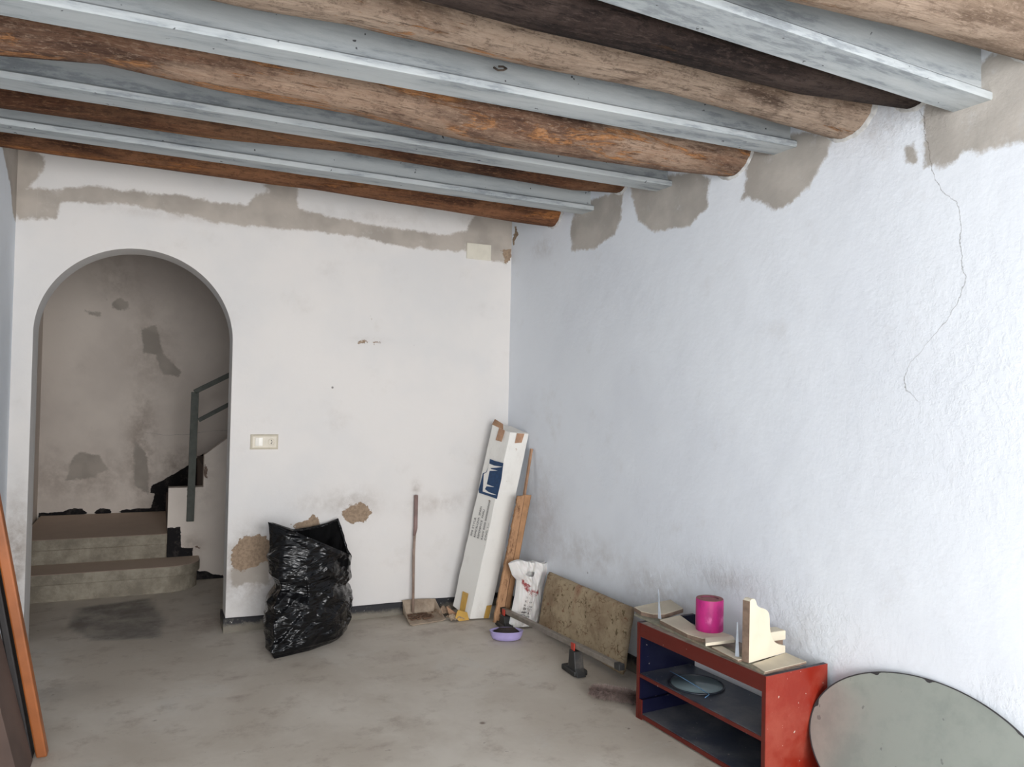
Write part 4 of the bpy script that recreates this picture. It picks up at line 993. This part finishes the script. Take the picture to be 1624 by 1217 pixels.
# ------------------------------------------------------------ oval mirror leaning on the right wall
def mirror():
    Aa, Bb, yc, th, yaw = .403, .2517, 1.673, .356, .021
    ang = math.atan2(1, -.062)+yaw; a = Vector((math.cos(ang), math.sin(ang), 0)); inn = Vector((math.sin(ang), -math.cos(ang), 0)); b = Vector((0, 0, math.cos(th)))+inn*math.sin(th)
    c = Vector((2.1976, 1.662, .236)); nrm = a.cross(b).normalized(); nrm = nrm if nrm.x < 0 else -nrm
    t = thing('oval_mirror', 'large frameless oval mirror leaning on the right wall beside the shelf', 'mirror', (c.x, c.y, 0))
    n = 140; pts = lambda s, o: [c+a*(Aa*s*math.cos(2*PI*i/n))+b*(Bb*s*math.sin(2*PI*i/n))+nrm*o for i in range(n)]
    V = pts(1, -.002)+pts(1, .002)+pts(.992, .003); Fc = [tuple(range(n))[::-1], tuple(range(2*n, 3*n))]
    for k_ in (0, 1):
        for i in range(n): Fc.append((k_*n+i, k_*n+(i+1) % n, (k_+1)*n+(i+1) % n, (k_+1)*n+i))
    k = N('dusty_mirror_reflection'); d = k.noise(7, 5, .65); col = k.mix(k.ramp(d, .42, .7), srgb(172, 177, 168), srgb(158, 164, 156))  # grey-green reflection of the room painted into the dusty base colour
    k.b.inputs['Metallic'].default_value = .35; col = k.mix(k.ramp(k.noise(26, 2), .7, .74, 0, .5), col, srgb(96, 98, 96))
    mt = k.out(col, .32, metal=.35, spec=.5)
    mesh('glass', V, Fc, mt, t)
    # chipped dark edge
    V = []; Fc = []
    for i in range(n*2):
        an = PI*i/n; w = .0025+.012*max(0, nz(math.cos(an)*3, math.sin(an)*3, 4, 3)-.22)*2.2
        for s, o in ((1.004, -.003), (1.004, .0036), (1-w/Bb, .0036)):
            V.append(c+a*(Aa*s*math.cos(an))+b*(Bb*s*math.sin(an))+nrm*o)
    m = n*2
    for i in range(m):
        for j in range(2): Fc.append((i*3+j, i*3+j+1, ((i+1) % m)*3+j+1, ((i+1) % m)*3+j))
    mesh('chipped_rim', V, Fc, simple('black_rim', srgb(62, 60, 62), .6, bump=.2), t)
mirror()

# ------------------------------------------------------------ boards leaning on the left wall
M_oak = simple('varnished_orange', srgb(170, 98, 48), .4, scale=6, var=.14); M_dk = simple('dark_board_and_gap', srgb(34, 30, 30), .6); M_rb = simple('red_brown_board', srgb(134, 84, 66), .6, scale=6); M_pk = simple('dull_brown_face', srgb(96, 78, 70), .8, scale=5)
y1_ = 3.33
def lean(name, bpx, upx, y, wid, dep, mat, label, cat='board', face=None):
    p = hz(*bpx); p = Vector((p.x, p.y, .0)); u = hy(upx[0], upx[1], p.y)
    d = (u-p); s = (XL+.012-p.x)/d.x; q = p+d*s
    w = Vector((wid, 0, 0)); dp = Vector((0, -dep, 0))
    P = [p, p+w, p+w+dp, p+dp]; P = [v+Vector((0, 0, .003)) for v in P]; Q = [q, q+w, q+w+dp, q+dp]
    if face is None: return tag(hexa(name, P+Q, mat, bevel=min(.006, wid*.3)), label, cat)
    t = thing(name, label, cat, (p.x, p.y, 0)); hexa('board', P+Q, face, t, bevel=.004)
    e = Vector((0, .0015, 0)); E = [p+e, p+w+e, p+w-e*2, p-e*2]; F_ = [q+e, q+w+e, q+w-e*2, q-e*2]; hexa('edge_trim', [v+Vector((0, 0, .003)) for v in E]+F_, mat, t); return t
lean('wooden_post', (60, 1196), (-12, 815), 0, .036, .05, M_oak, 'orange varnished wooden post leaning on the left wall', 'post')
lean('shade_strip', (43, 1197), (-29, 815), 0, .026, .06, M_dk, 'added dark strip for the shaded gap behind the orange post', 'board')  # added dark strip, stands in for the black shadow gap between the planks
p = hz(20, 1213); u = hy(-34, 1002, p.y); d_ = u-p; q = p+d_*((XL+.03-p.x)/d_.x)
bt = thing('brown_board', 'dull brown board with red edge strip leaning left of the orange post', 'board', (p.x, p.y, 0))
for nm_, a0, a1, mt_ in (('board', .012, .062, M_pk), ('red_edge', 0, .0125, M_rb)):
    ll = [Vector((a0, 0, .003)), Vector((a1, 0, .003)), Vector((a1, -.25, .003)), Vector((a0, -.25, .003))]
    hexa(nm_, [p+v for v in ll]+[q+v for v in ll], mt_, bt, bevel=.002)
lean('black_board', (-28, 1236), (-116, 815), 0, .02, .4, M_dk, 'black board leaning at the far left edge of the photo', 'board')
